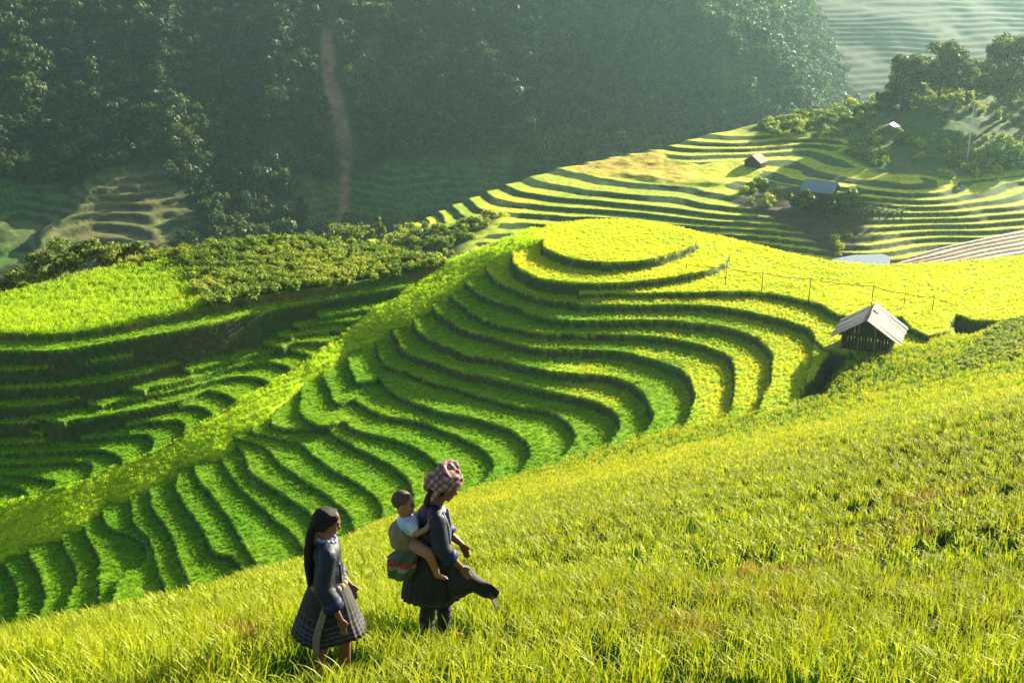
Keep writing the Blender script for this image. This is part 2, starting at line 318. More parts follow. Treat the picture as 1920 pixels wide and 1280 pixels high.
# left of the ridge: each tread reaches back under the one above
ridge_w = px_poly(RIDGE, RIDGE_PX, 60, 130)
lm = sdist(GX, GY, np.vstack([ridge_w[:19], [(-75, 70), (-75, 125), (0, 125)]])) > -.25
for z, P in LE:
    if P[0][0] != -70 or z < -38: z = cz(z)
    if P[0][0] == -70: P = [(-260, P[0][1] + 14)] + P
    e = smooth_z(P, z); n = len(e)
    tn = np.gradient(e, axis=0); tn = np.apply_along_axis(lambda c: np.convolve(np.pad(c, 3, 'edge'), np.ones(7) / 7, 'valid'), 0, tn)
    tn /= np.linalg.norm(tn, axis=1, keepdims=True) + 1e-9; nrm = e + np.stack([-tn[:, 1], tn[:, 0]], 1) * 3.0
    hi_ = P[0][0] < -60 and z > -36.8
    layer(np.vstack([e, nrm[::-1]]), z, 2.8 if hi_ else 3.2, 1, drop=2.6 if hi_ else 1.4, wk=.35, mask=lm)
layer(px_poly(LPLAT, LPLAT_PX, 80, 135), LPLAT, 3.2, 4, 0, drop=9)
gp = px_poly(LPLAT, GREEN_PX, 80, 135)
s = sdist(GX, GY, gp); KIND[(s > -.1) & (KIND == 4)] = 5
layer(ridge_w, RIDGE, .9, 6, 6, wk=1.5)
nearp = px_poly(NEAR, NEAR_PX, 5, 95)
nearp = np.vstack([nearp, [(110, 80), (110, -20), (-40, -20), (-30, 3)]])
layer(nearp, lambda x, y: NEAR(x, y) + .06 * fbm(x / 1.7, y / 1.7, 31), 1.05, 3, 3, drop=40)
weeds = px_poly(NEAR, [(1785,690),(1812,665),(1850,625),(1925,590),(2050,570),(2050,640),(1930,665),(1860,690),(1830,700)], 20, 95)
s = sdist(GX, GY, weeds); KIND[(s > 0) & (KIND == 3)] = 7

def lerp(a, b, t): return a + (b - a) * t
def colours(K, X, Y, Zz):
    n1 = fbm(X / 6, Y / 6, 51)[..., None]; n2 = fbm(X / 1.3, Y / 1.3, 61)[..., None]
    yel = np.array([.36, .48, .008]); grn = np.array([.08, .28, .008])
    t = np.clip(.55 + .5 * n1 + (Zz[..., None] + 33) * .05, 0, 1)
    rice = lerp(grn, yel, t); rice = np.where(((K == 6) | ((K == 1) & (Zz > -30.2)))[..., None], np.array([.48, .58, .01]), rice)  # ridge and summit ground brightened too, sunlight put into the colour
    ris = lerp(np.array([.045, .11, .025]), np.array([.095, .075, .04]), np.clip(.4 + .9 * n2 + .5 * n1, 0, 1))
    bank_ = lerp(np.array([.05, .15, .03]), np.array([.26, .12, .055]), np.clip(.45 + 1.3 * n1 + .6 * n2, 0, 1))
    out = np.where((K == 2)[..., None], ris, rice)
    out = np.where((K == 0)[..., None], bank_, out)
    out = np.where((K == 4)[..., None], lerp(np.array([.08, .15, .02]), np.array([.26, .24, .05]), np.clip(.5 + n2, 0, 1)), out)
    out = np.where((K == 7)[..., None], lerp(np.array([.05, .15, .02]), np.array([.13, .22, .03]), np.clip(.5 + n2, 0, 1)), out)
    out = np.where((K == 3)[..., None], lerp(np.array([.03, .09, .006]), np.array([.10, .17, .008]), np.clip(.5 + n2, 0, 1)), out)
    return out
def grid_mesh(name, X, Y, Zg, col, mat):
    nr, nc_ = Zg.shape; me = bpy.data.meshes.new(name)
    co = np.stack([X, Y, Zg], -1).reshape(-1, 3).astype(np.float32)
    i = np.arange(nr * nc_).reshape(nr, nc_)
    q = np.stack([i[:-1, :-1], i[:-1, 1:], i[1:, 1:], i[1:, :-1]], -1).reshape(-1, 4)[:, ::-1]
    me.vertices.add(len(co)); me.vertices.foreach_set('co', co.ravel())
    me.loops.add(q.size); me.loops.foreach_set('vertex_index', q.ravel().astype(np.int32))
    me.polygons.add(len(q)); me.polygons.foreach_set('loop_start', np.arange(0, q.size, 4, dtype=np.int32))
    me.update(calc_edges=True)
    me.polygons.foreach_set('use_smooth', np.ones(len(q), bool))
    c = np.concatenate([col.reshape(-1, 3), np.ones((nr * nc_, 1))], 1).astype(np.float32)
    a = me.color_attributes.new('Col', 'FLOAT_COLOR', 'POINT'); a.data.foreach_set('color', c.ravel())
    me.materials.append(mat); me.validate()
    return link(bpy.data.objects.new(name, me))
M_terr = terrain_mat('terraced_ground')
tag(grid_mesh('terraced_ground', GX, GY, Z, colours(KIND, GX, GY, Z), M_terr), 'terraced hillside of narrow rice paddies with dark banks', kind='structure')

# ------------------------------------------------------------------ the terraced hill across the dip, with the tree-topped knoll
mc = []
for z, P in [(-46.0, [(1150,300),(1240,316),(1330,322),(1400,322),(1450,300),(1500,325),(1600,350),(1750,356),(1920,336),(2080,300)]),
             (-47.0, [(1060,318),(1170,338),(1300,360),(1400,375),(1480,383),(1560,368),(1700,376),(1920,352),(2080,330)]),
             (-47.9, [(1000,345),(1100,360),(1230,383),(1350,400),(1480,406),(1650,396),(1800,394),(1920,384),(2080,366)]),
             (-49.3, [(935,382),(1050,388),(1200,406),(1350,426),(1500,430),(1650,432),(1760,420),(1860,412)]),
             (-50.6, [(885,425),(985,415),(1150,432),(1400,452),(1550,465),(1650,460),(1720,445)]),
             (-51.8, [(850,460),(900,450),(1400,480),(1560,492)]),
             (-53.5, [(720,444)]), (-51.2, [(800,405)]), (-48.7, [(930,352)]), (-46.8, [(1060,311)]), (-45.5, [(1150,291)]),
             (-44.3, [(1240,276)]), (-42.6, [(1400,238),(1430,245)]), (-43.4, [(1320,262),(1400,262),(1500,258)]), (-44.6, [(1260,290),(1330,285),(1420,280),(1520,275)]),
             (-41.2, [(1560,212)]), (-39.8, [(1640,192)]), (-36.0, [(1720,165),(1800,152)]), (-34.5, [(1920,140),(2080,120)]), (-42.0, [(1640,245)]), (-45.0, [(1700,305),(1800,305)]), (-43.5, [(1920,290)]), (-40.5, [(1780,235),(1920,220)]), (-44, [(1600,290)])]:
    for u, v in P: mc.append(at_z(u, v, z))
MID = RBF(mc, 8e-3)
crest = np.array([at_z(u, v, z)[:2] for u, v, z in [(560,500,-57),(640,470,-55.5),(720,444,-53.5),(800,405,-51.2),(860,378,-49.9),(930,352,-48.7),(1000,330,-47.7),(1060,311,-46.8),(1150,291,-45.5),(1240,276,-44.3),(1320,255,-43.3),(1400,237,-42.6),(1480,223,-42),(1560,211,-41.2),(1640,190,-39.8),(1700,168,-37.2),(1760,152,-36),(1840,143,-35.6),(1920,138,-34.5),(2080,118,-33.5)]])
MIDP = np.vstack([crest, crest[-1] + [60, -10], [150, 150], [60, 118], [10, 124], [-8, 130], [-50, 190]])
mr = np.concatenate([np.linspace(126, 300, 620), np.linspace(301, 380, 60)]); mt = np.radians(np.linspace(-17, 36, 760))
RR2, TT2 = np.meshgrid(mr, mt, indexing='ij'); X2 = RR2 * np.sin(TT2); Y2 = RR2 * np.cos(TT2)
S2 = np.clip(MID(X2, Y2), -62, -30) + .35 * fbm(X2 / 14, Y2 / 14, 71)
S2 = np.where(Y2 < 182, np.minimum(S2, -51.5 - (182 - Y2) * .3), S2)
def uvof(X, Y, Zz):
    """photo pixel of a world point, used only to carry traced map outlines over to the ground"""
    f = Y * cp - Zz * sp; up_ = Y * sp + Zz * cp
    return 960 + FPX * X / f, 640 - FPX * up_ / f
def region(surf, P, y0, y1): return px_poly(surf, P, y0, y1)
cl = lambda x, y: np.clip(MID(x, y), -62, -30)
hT = .62; fr = S2 / hT + 1.1 * fbm(X2 / 34, Y2 / 34, 77, 2); fl = np.floor(fr); t_ = fr - fl
ZT = S2 - (t_ * hT) + hT * np.clip((t_ - .62) / .38, 0, 1)
riser2 = (t_ > .62)
rough = px_poly(cl, [(1380,240),(1400,252),(1500,250),(1560,258),(1600,270),(1560,290),(1640,330),(1780,338),(1940,318),(2100,290),(2100,60),(1640,170),(1560,205),(1480,218)], 150, 420)
srg = sdist(X2, Y2, rough)
bush2 = px_poly(cl, [(690,475),(730,442),(775,424),(830,424),(870,412),(930,396),(950,402),(920,430),(880,462),(860,500),(760,520)], 130, 420)
sbu = sdist(X2, Y2, bush2)
gro = px_poly(cl, [(1395,345),(1420,322),(1470,340),(1560,352),(1600,365),(1690,385),(1700,412),(1640,420),(1620,470),(1560,490),(1490,440),(1400,400),(1360,380)], 130, 420)
sgr = sdist(X2, Y2, gro)
flat_ = px_poly(cl, [(1078,312),(1150,296),(1238,284),(1250,300),(1312,311),(1400,300),(1425,322),(1350,346),(1270,342),(1180,326),(1078,320)], 150, 420)
terr = np.clip(np.minimum(np.minimum(-srg, -sbu), -sdist(X2, Y2, flat_)) / 2, 0, 1)
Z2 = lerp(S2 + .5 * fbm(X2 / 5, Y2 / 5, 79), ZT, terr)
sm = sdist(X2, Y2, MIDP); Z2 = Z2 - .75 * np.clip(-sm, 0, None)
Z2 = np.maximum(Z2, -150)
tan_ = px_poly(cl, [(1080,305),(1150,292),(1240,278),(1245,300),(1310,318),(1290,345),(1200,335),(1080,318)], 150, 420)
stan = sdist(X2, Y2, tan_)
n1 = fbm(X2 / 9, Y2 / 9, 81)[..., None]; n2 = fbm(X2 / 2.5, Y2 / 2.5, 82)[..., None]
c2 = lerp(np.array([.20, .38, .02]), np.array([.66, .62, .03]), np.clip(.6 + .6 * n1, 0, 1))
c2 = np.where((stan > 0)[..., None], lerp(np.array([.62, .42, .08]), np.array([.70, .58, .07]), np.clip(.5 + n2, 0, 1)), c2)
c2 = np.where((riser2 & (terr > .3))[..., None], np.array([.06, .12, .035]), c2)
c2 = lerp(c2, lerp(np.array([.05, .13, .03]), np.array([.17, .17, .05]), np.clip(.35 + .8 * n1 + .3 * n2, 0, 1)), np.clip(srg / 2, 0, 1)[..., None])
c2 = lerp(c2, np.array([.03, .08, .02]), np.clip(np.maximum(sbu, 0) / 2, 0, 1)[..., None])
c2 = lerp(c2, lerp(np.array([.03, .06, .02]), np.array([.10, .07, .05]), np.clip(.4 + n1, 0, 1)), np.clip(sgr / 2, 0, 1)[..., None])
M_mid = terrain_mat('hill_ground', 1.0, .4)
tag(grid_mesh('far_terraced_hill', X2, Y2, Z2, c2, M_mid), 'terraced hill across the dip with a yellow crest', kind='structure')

# bare flooded paddies at the right edge
pc = [at_y(u, v, y) for u, v, y in [(1672,492,152),(1760,464,158),(1840,445,162),(1920,428,167),(2050,405,174),(1720,500,143),(1800,490,145),(1920,470,150),(2050,450,156),(1900,500,138),(2050,500,136)]]
PAD = RBF(pc, 1e-2)
padp = px_poly(PAD, [(1668,496),(1700,482),(1760,464),(1840,445),(1920,428),(2070,402),(2070,520),(1900,530),(1700,520)], 120, 200)
u_ = np.linspace(28, 100, 320); v_ = np.linspace(124, 186, 420); X3, Y3 = np.meshgrid(u_, v_); s3 = sdist(X3, Y3, padp)
lev = (Y3 * .86 - X3 * .50) / 2.05 + .5 * fbm(X3 / 11, Y3 / 11, 91, 2); f3 = lev - np.floor(lev)
Z3 = PAD(X3, Y3) + .32 * np.clip((f3 - .72) / .28, 0, 1) - .32 * f3 - 1.0 * np.clip(-s3, 0, None)
w3 = (f3 < .72)[..., None]; n3 = fbm(X3 / 4, Y3 / 4, 93)[..., None]; pn = ((np.floor(lev) * 7) % 5)[..., None] / 4
c3 = np.where(w3, lerp(np.array([.42, .30, .22]), np.array([.62, .58, .56]), np.clip(pn + .6 * n3, 0, 1)), np.array([.11, .075, .045]))
M_pad = terrain_mat('bare_paddy', 1.2, .3)
tag(grid_mesh('bare_paddy_ground', X3, Y3, np.maximum(Z3, -70), c3, M_pad), 'pale bare paddies in long stripes', kind='structure')
# small flooded pond beside them
mw, nt, out = nodes('pond_water'); d = N(nt, 'ShaderNodeBsdfPrincipled', i_Roughness=.18); d.inputs['Base Color'].default_value = (.16, .19, .20, 1)
bp = N(nt, 'ShaderNodeBump', i_Strength=.25, i_Distance=.05); nt.links.new(noise(nt, 3), bp.inputs['Height']); nt.links.new(bp.outputs[0], d.inputs['Normal']); nt.links.new(d.outputs[0], out.inputs[0])
pw = at_z(np.array([1560,1600,1655,1668,1672,1650,1560.]), np.array([486,478,476,480,520,530,530.]), -43.6)
V = [tuple(p) for p in pw] + [(p[0], p[1], p[2] - 9) for p in pw]; n = len(pw)
tag(mesh_obj('pond_water', V, [list(range(n))[::-1]] + [(i, (i + 1) % n, n + (i + 1) % n, n + i) for i in range(n)], mw), 'pale flooded pond', kind='structure')

# ------------------------------------------------------------------ the far mountainsides
ma = [at_y(u, v, y) for u, v, y in [(600,440,380),(600,300,415),(600,150,462),(600,0,520),(300,430,368),(300,300,402),(300,150,455),(300,0,515),(0,540,318),(150,455,345),(0,410,365),(200,330,388),(370,400,372),(0,300,398),(0,150,450),(0,0,505),(-250,500,320),(-250,300,390),(-250,0,500),(900,380,395),(900,250,430),(900,100,480),(900,0,520),(1150,300,410),(1150,150,460),(1150,0,520),(1300,240,425),(1300,100,470),(1380,20,505),(1400,160,450),(1480,190,440),(1560,205,438)]]
ma += [np.array(p, float) for p in [(-250, 700, 8), (-100, 700, 10), (0, 720, 10), (90, 700, 8), (0, 300, -118), (60, 320, -118), (100, 340, -120)]]
M1 = RBF(ma, 5e-3)
mb = [at_y(u, v, y) for u, v, y in [(1450,190,600),(1700,190,600),(1950,190,610),(2200,190,600),(1450,90,660),(1700,90,665),(1950,90,670),(1450,0,740),(1700,0,740),(1950,0,750),(2200,0,740),(1400,-60,800),(1900,-60,820),(1500,300,560),(1900,300,560)]]
M2 = RBF(mb, 5e-3)
X4, Y4 = np.meshgrid(np.linspace(-330, 440, 620), np.linspace(285, 960, 560))
A4 = M1(X4, Y4) + 5 * fbm(X4 / 55, Y4 / 55, 101) - 11 * (np.abs(fbm(X4 / 38 + Y4 / 160, Y4 / 150, 103, 3)) - .25) + 1.5 * fbm(X4 / 14, Y4 / 14, 102)
# shoulder of the wooded mountain on the right
east = np.interp(Y4, [300, 400, 430, 450, 480, 520, 600, 900], [96, 108, 112, 103, 90, 92, 98, 130])
A4 = np.minimum(A4, 12) - 1.1 * np.clip(X4 - east, 0, None)
B4 = np.minimum(M2(X4, Y4) + 5 * fbm(X4 / 70, Y4 / 70, 104), 12 + 6 * fbm(X4 / 60, Y4 / 60, 105))
hB = 2.2; fb = B4 / hB + 1.2 * fbm(X4 / 60, Y4 / 60, 109, 3); tb = fb - np.floor(fb); B4t = B4 - tb * hB + hB * np.clip((tb - .6) / .4, 0, 1); B4t = lerp(B4, B4t, .55)
B4t = np.where(X4 < 60, -200, B4t)
foot = px_poly(lambda x, y: M1(x, y), [(-300,330),(0,330),(150,328),(300,312),(318,330),(340,370),(372,400),(375,450),(330,500),(-300,620)], 290, 520)
foot2 = px_poly(lambda x, y: M1(x, y), [(560,330),(760,290),(960,285),(960,420),(560,440)], 290, 520)
sf = np.maximum(sdist(X4, Y4, foot), sdist(X4, Y4, foot2)); hA = 1.7; fa = A4 / hA + .3 * fbm(X4 / 40, Y4 / 40, 107, 2); ta = fa - np.floor(fa)
At = A4 - ta * hA + hA * np.clip((ta - .6) / .4, 0, 1); wA = np.clip(sf / 3, 0, 1); A4 = lerp(A4, At, wA)
Z4 = np.maximum(np.maximum(A4, B4t), -122)
isB = (B4t > A4) & (B4t > -122)
n1 = fbm(X4 / 40, Y4 / 40, 111)[..., None]; n2 = fbm(X4 / 8, Y4 / 8, 112)[..., None]
cf = lerp(np.array([.025, .055, .02]), np.array([.05, .08, .02]), np.clip(.5 + n2, 0, 1))
ct = lerp(np.array([.06, .14, .025]), np.array([.16, .15, .05]), np.clip(.5 + 1.2 * n1 + .3 * n2, 0, 1))
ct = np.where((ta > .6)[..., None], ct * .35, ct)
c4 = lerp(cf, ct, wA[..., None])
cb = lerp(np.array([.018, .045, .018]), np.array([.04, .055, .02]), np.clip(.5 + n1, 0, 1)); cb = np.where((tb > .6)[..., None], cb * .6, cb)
c4 = np.where(isB[..., None], cb, c4)
scar = px_poly(lambda x, y: M1(x, y), [(605,60),(622,65),(628,150),(650,210),(660,260),(655,300),(650,390),(636,395),(640,300),(628,250),(610,180),(600,120)], 290, 560)
scar2 = px_poly(lambda x, y: M1(x, y), [(678,60),(692,70),(700,120),(710,145),(704,160),(690,130),(680,100)], 290, 560)
ss = np.maximum(sdist(X4, Y4, scar), sdist(X4, Y4, scar2))
c4 = lerp(c4, np.array([.42, .20, .12]), (np.clip((ss + 1) / 2, 0, 1) * np.clip(.75 + n2[..., 0], 0, 1))[..., None])
M_mtn = terrain_mat('mountain_ground', .25, .3)
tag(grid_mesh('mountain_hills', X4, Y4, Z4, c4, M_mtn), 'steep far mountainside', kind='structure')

# ------------------------------------------------------------------ haze
hm, nt, out = nodes('haze_air'); pv = N(nt, 'ShaderNodeVolumePrincipled'); HAZE_D = 0.00017
pv.inputs['Color'].default_value = (.46, .76, .82, 1); pv.inputs['Density'].default_value = HAZE_D; pv.inputs['Anisotropy'].default_value = .66
nt.links.new(pv.outputs[0], out.inputs['Volume'])
x0, x1, y0, y1, z0, z1 = -345, 455, -30, 975, -124, 22
V = [(x, y, z) for z in (z0, z1) for y in (y0, y1) for x in (x0, x1)]
tag(mesh_obj('haze', V, [(0, 2, 3, 1), (4, 5, 7, 6), (0, 1, 5, 4), (2, 6, 7, 3), (0, 4, 6, 2), (1, 3, 7, 5)], hm), 'thin bluish morning haze filling the valley', kind='stuff')

# ------------------------------------------------------------------ plants made once and scattered (uncountable: rice, shrubs, forest)
class MB:
    def __init__(s): s.V = []; s.F = []; s.h = []; s.g = []
    def quad(s, a, b, c, d, h, g=0):
        i = len(s.V); s.V += [a, b, c, d]; s.F.append((i, i + 1, i + 2, i + 3)); s.h += (h if isinstance(h, (list, tuple)) else [h] * 4); s.g += [g] * 4
    def blade(s, p, az, L, lean, w, seg=3, droop=1.0, h0=0, h1=1, g=0):
        p = Vector(p); el = R(90 - lean); prev = None
        side = Vector((-math.sin(az), math.cos(az), 0))
        for k in range(seg + 1):
            t = k / seg; ww = w * (1 - t ** 2 * .85) * (.6 + .8 * t if t < .5 else 1)
            cur = (p - side * ww / 2, p + side * ww / 2, h0 + (h1 - h0) * t)
            if prev: s.quad(prev[0], prev[1], cur[1], cur[0], [prev[2], prev[2], cur[2], cur[2]], g)
            prev = cur
            p = p + Vector((math.cos(az) * math.cos(el), math.sin(az) * math.cos(el), math.sin(el))) * (L / seg); el -= R(28) * droop
    def leafball(s, c, r, n, size, h=None, flat=.8):
        for _ in range(n):
            d = Vector((random.gauss(0, 1), random.gauss(0, 1), random.gauss(0, 1))).normalized() * r * random.uniform(.55, 1.0)
            d.z *= flat; o = Vector(c) + d
            nrm = (d.normalized() + Vector((random.uniform(-.8, .8), random.uniform(-.8, .8), random.uniform(-.5, .9)))).normalized()
            u = nrm.orthogonal().normalized(); u.rotate(Matrix.Rotation(random.uniform(0, 6.28), 3, nrm)); w = nrm.cross(u)
            a = size * random.uniform(.6, 1.3); b = a * random.uniform(.4, .7)
            hh = random.random() if h is None else h
            s.quad(o - u * a, o - w * b, o + u * a, o + w * b, hh)
    def build(s, name, mat, parent=None, do_link=True):
        me = bpy.data.meshes.new(name); me.from_pydata([tuple(v) for v in s.V], [], s.F); me.update(); me.materials.append(mat)
        for k, a in (('h', s.h), ('grain', s.g)):
            at = me.attributes.new(k, 'FLOAT', 'POINT'); at.data.foreach_set('value', np.asarray(a, np.float32))
        o = bpy.data.objects.new(name, me)
        if do_link: link(o, parent)
        return o
def rice_tuft(mat, nb, np_, H, w, spread):
    b = MB()
    for _ in range(nb):
        a = random.uniform(0, 6.28); q = spread * math.sqrt(random.random())
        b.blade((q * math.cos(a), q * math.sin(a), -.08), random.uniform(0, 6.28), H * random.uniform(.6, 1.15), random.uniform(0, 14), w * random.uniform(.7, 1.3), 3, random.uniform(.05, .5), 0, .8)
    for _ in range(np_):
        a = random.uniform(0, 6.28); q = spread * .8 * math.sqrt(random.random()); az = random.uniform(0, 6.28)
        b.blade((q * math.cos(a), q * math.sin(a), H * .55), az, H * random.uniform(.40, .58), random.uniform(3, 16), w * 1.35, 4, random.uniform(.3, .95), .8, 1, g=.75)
    return b.build('rice_tuft', mat, do_link=False)
def scatter(name, pts, scale, rot, sources, idx, label, kind='stuff'):
    """one object holding the points; each point carries a copy of one of the sources"""
    me = bpy.data.meshes.new(name); me.vertices.add(len(pts)); me.vertices.foreach_set('co', np.asarray(pts, np.float32).ravel()); me.update()
    def put(k, t, v, f='value'): a = me.attributes.new(k, t, 'POINT'); a.data.foreach_set(f, v)
    put('sc', 'FLOAT', np.asarray(scale, np.float32)); put('rt', 'FLOAT_VECTOR', np.asarray(rot, np.float32).ravel(), 'vector'); put('ix', 'INT', np.asarray(idx, np.int32))
    o = link(bpy.data.objects.new(name, me)); ng = bpy.data.node_groups.new(name, 'GeometryNodeTree')
    ng.interface.new_socket('Geometry', in_out='INPUT', socket_type='NodeSocketGeometry'); ng.interface.new_socket('Geometry', in_out='OUTPUT', socket_type='NodeSocketGeometry')
    gi = ng.nodes.new('NodeGroupInput'); go = ng.nodes.new('NodeGroupOutput'); J = ng.nodes.new('GeometryNodeGeometryToInstance')
    ip = ng.nodes.new('GeometryNodeInstanceOnPoints'); L = ng.links.new
    L(gi.outputs[0], ip.inputs['Points']); J = ng.nodes.new('GeometryNodeJoinGeometry')
    for so in reversed(sources):
        n = ng.nodes.new('GeometryNodeObjectInfo'); n.inputs['Object'].default_value = so; n.inputs['As Instance'].default_value = True
        L(n.outputs['Geometry'], J.inputs[0])
    L(J.outputs[0], ip.inputs['Instance']); ip.inputs['Pick Instance'].default_value = True
    for k, t, s_ in (('sc', 'FLOAT', 'Scale'), ('rt', 'FLOAT_VECTOR', 'Rotation'), ('ix', 'INT', 'Instance Index')):
        n = ng.nodes.new('GeometryNodeInputNamedAttribute'); n.data_type = t; n.inputs[0].default_value = k
        L([q for q in n.outputs if q.enabled][0], ip.inputs[s_])
    L(ip.outputs[0], go.inputs[0]); m = o.modifiers.new('scatter', 'NODES'); m.node_group = ng
    return tag(o, label, kind=kind)
def sample(rr, tt, Zg, K, n, r0, r1, t0, t1, seed):
    g = np.random.default_rng(seed); rad = np.sqrt(g.uniform(r0 * r0, r1 * r1, n)); t = np.radians(g.uniform(t0, t1, n))
    fi = np.interp(rad, rr, np.arange(len(rr))); fj = np.interp(t, tt, np.arange(len(tt)))
    i = np.clip(fi.astype(int), 0, len(rr) - 2); j = np.clip(fj.astype(int), 0, len(tt) - 2); a = fi - i; b = fj - j
    z = (Zg[i, j] * (1 - a) + Zg[i + 1, j] * a) * (1 - b) + (Zg[i, j + 1] * (1 - a) + Zg[i + 1, j + 1] * a) * b
    k = K[np.round(fi).astype(int), np.round(fj).astype(int)]
    return np.stack([rad * np.sin(t), rad * np.cos(t), z], -1), k
def rots(n, tilt, seed): g = np.random.default_rng(seed); return np.stack([g.normal(0, tilt, n), g.normal(0, tilt, n), g.uniform(0, 6.28, n)], -1)
def area(t0, t1, r0, r1): return R(t1 - t0) / 2 * (r1 * r1 - r0 * r0)

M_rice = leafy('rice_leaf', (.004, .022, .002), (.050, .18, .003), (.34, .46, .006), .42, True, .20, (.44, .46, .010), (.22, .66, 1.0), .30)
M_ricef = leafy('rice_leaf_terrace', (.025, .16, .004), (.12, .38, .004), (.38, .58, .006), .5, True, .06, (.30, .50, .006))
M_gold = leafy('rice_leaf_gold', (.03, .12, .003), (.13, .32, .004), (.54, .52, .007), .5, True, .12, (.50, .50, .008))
M_ridge_lit = leafy('ridge_rice_leaf_lit', (.08, .30, .008), (.34, .68, .01), (.66, .84, .012), .62, True, .06, (.60, .72, .012))  # brightened to stand in for sunlight, as the low sun only grazes the crest
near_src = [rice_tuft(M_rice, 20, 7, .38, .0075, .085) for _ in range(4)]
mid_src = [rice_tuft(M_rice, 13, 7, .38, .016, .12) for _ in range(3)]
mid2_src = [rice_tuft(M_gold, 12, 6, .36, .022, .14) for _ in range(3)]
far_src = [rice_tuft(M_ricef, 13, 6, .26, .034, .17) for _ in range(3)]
FEET = [tuple(at_y(624, 1262, 7.45)[:2]), tuple(at_y(814, 1135, 9.18)[:2])]
def put_rice(name, r0, r1, dens, src, kinds, sc0, seed, label, t=(-31, 31), zoff=0, keep=None):
    n = int(area(t[0], t[1], r0, r1) * dens); P, k = sample(r_, th, Z, KIND, n, r0, r1, t[0], t[1], seed)
    ok = np.isin(k, kinds)
    if keep is not None: ok &= keep(P)
    P = P[ok]; P[:, 2] += zoff
    if kinds == [3]:                                    # small bare gaps between the clumps
        P = P[fbm(P[:, 0] / .4, P[:, 1] / .4, 555, 2) > -.50]
    g = np.random.default_rng(seed + 1)
    s = sc0 * (1 + .22 * fbm(P[:, 0] / 1.2, P[:, 1] / 1.2, 200 + seed, 2)) * g.uniform(.78, 1.15, len(P))
    if name == 'rice_plants' and r0 < 5:
        for fx, fy in FEET: s *= np.where(np.hypot((P[:, 0] - fx) / .42, (P[:, 1] - fy + .42) / .75) < 1, .36, 1)
    print(name, len(P)); return scatter(name, P, s, rots(len(P), .09, seed + 2), src, g.integers(0, len(src), len(P)), label)
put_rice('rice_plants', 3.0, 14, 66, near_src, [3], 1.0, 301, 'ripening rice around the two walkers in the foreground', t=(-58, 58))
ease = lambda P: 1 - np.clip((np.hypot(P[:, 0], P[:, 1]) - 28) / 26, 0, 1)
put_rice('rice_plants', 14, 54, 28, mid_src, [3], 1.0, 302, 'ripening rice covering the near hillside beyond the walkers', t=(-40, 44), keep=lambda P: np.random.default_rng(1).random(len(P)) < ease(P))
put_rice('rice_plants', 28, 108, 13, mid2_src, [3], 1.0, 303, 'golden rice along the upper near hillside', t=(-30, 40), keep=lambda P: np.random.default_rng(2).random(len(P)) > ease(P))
put_rice('rice_plants', 40, 108, 10, mid2_src, [7], .8, 311, 'thin rice among the weeds at the right edge')
M_ripe_lit = leafy('rice_leaf_ripe_lit', (.12, .32, .008), (.46, .60, .012), (.78, .76, .02), .58, True, .10, (.74, .64, .02))  # yellow crop colour, lifted further to carry sunlight in the leaf
M_lime = leafy('field_rice_leaf', (.03, .14, .004), (.24, .48, .006), (.56, .68, .012), .55, True, .12, (.50, .62, .012))
lime_src = [rice_tuft(M_lime, 12, 4, .38, .025, .15) for _ in range(3)]
ripe_lit_src = [rice_tuft(M_ripe_lit, 13, 6, .24, .034, .17) for _ in range(3)]; ridge_lit_src = [rice_tuft(M_ridge_lit, 10, 5, .36, .03, .17) for _ in range(3)]
def ripe_lit_zone(P):  # where the yellower leaf with sunlight in its colour grows
    n_ = fbm(P[:, 0] / 5, P[:, 1] / 5, 401); h_ = (np.abs(np.sin(P[:, 0] * 917.3 + P[:, 1] * 331.7) * 43758.5) % 1)
    return (P[:, 2] + .5 * n_ > -30.45) | ((.35 * h_ + .3 + .9 * n_ < (P[:, 0] - 1) / 17) & (P[:, 2] > -33.8))
put_rice('terrace_rice', 60, 121, 24, far_src, [1], .62, 304, 'dense green rice growing on the curved terraces', t=(-28, 28), keep=lambda P: ~ripe_lit_zone(P))
put_rice('summit_rice', 60, 121, 22, ripe_lit_src, [1], .66, 310, 'bright yellow rice on the round summit and the field behind it', t=(-28, 28), keep=ripe_lit_zone)
put_rice('ridge_rice', 60, 121, 13, ridge_lit_src, [6], .85, 309, 'bright rice running down the crest of the ridge', t=(-28, 28))
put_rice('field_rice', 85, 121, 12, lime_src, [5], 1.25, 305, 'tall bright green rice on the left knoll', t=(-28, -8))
# flattened brown patches in the near rice
M_dry = leafy('dry_rice_leaf', (.03, .02, .01), (.16, .08, .02), (.34, .20, .04), .35, True, .5)
dsrc = [rice_tuft(M_dry, 12, 4, .30, .012, .14) for _ in range(2)]
g = np.random.default_rng(77); Q = []
for (u, v, rx, ry, n_) in ((1745,965,.55,.5,60),(1650,1045,.9,.3,50),(1590,1075,.5,.25,30),(1480,1112,.5,.25,30),(1300,1248,.35,.2,26),(430,1250,.3,.2,20),(1420,1180,.3,.2,16),(1700,1010,.4,.2,24)):
    c = hit(NEAR, u, v, 5, 60)
    Q += [(c[0] + g.normal(0, rx * .6), c[1] + g.normal(0, ry * .6) + .4, 0) for _ in range(n_)]
Q = np.array(Q); Q[:, 2] = NEAR(Q[:, 0], Q[:, 1]) + .10
scatter('dry_rice', Q, g.uniform(.7, 1.15, len(Q)), rots(len(Q), .45, 78), dsrc, g.integers(0, 2, len(Q)), 'small patches of flattened brown rice on the near slope')
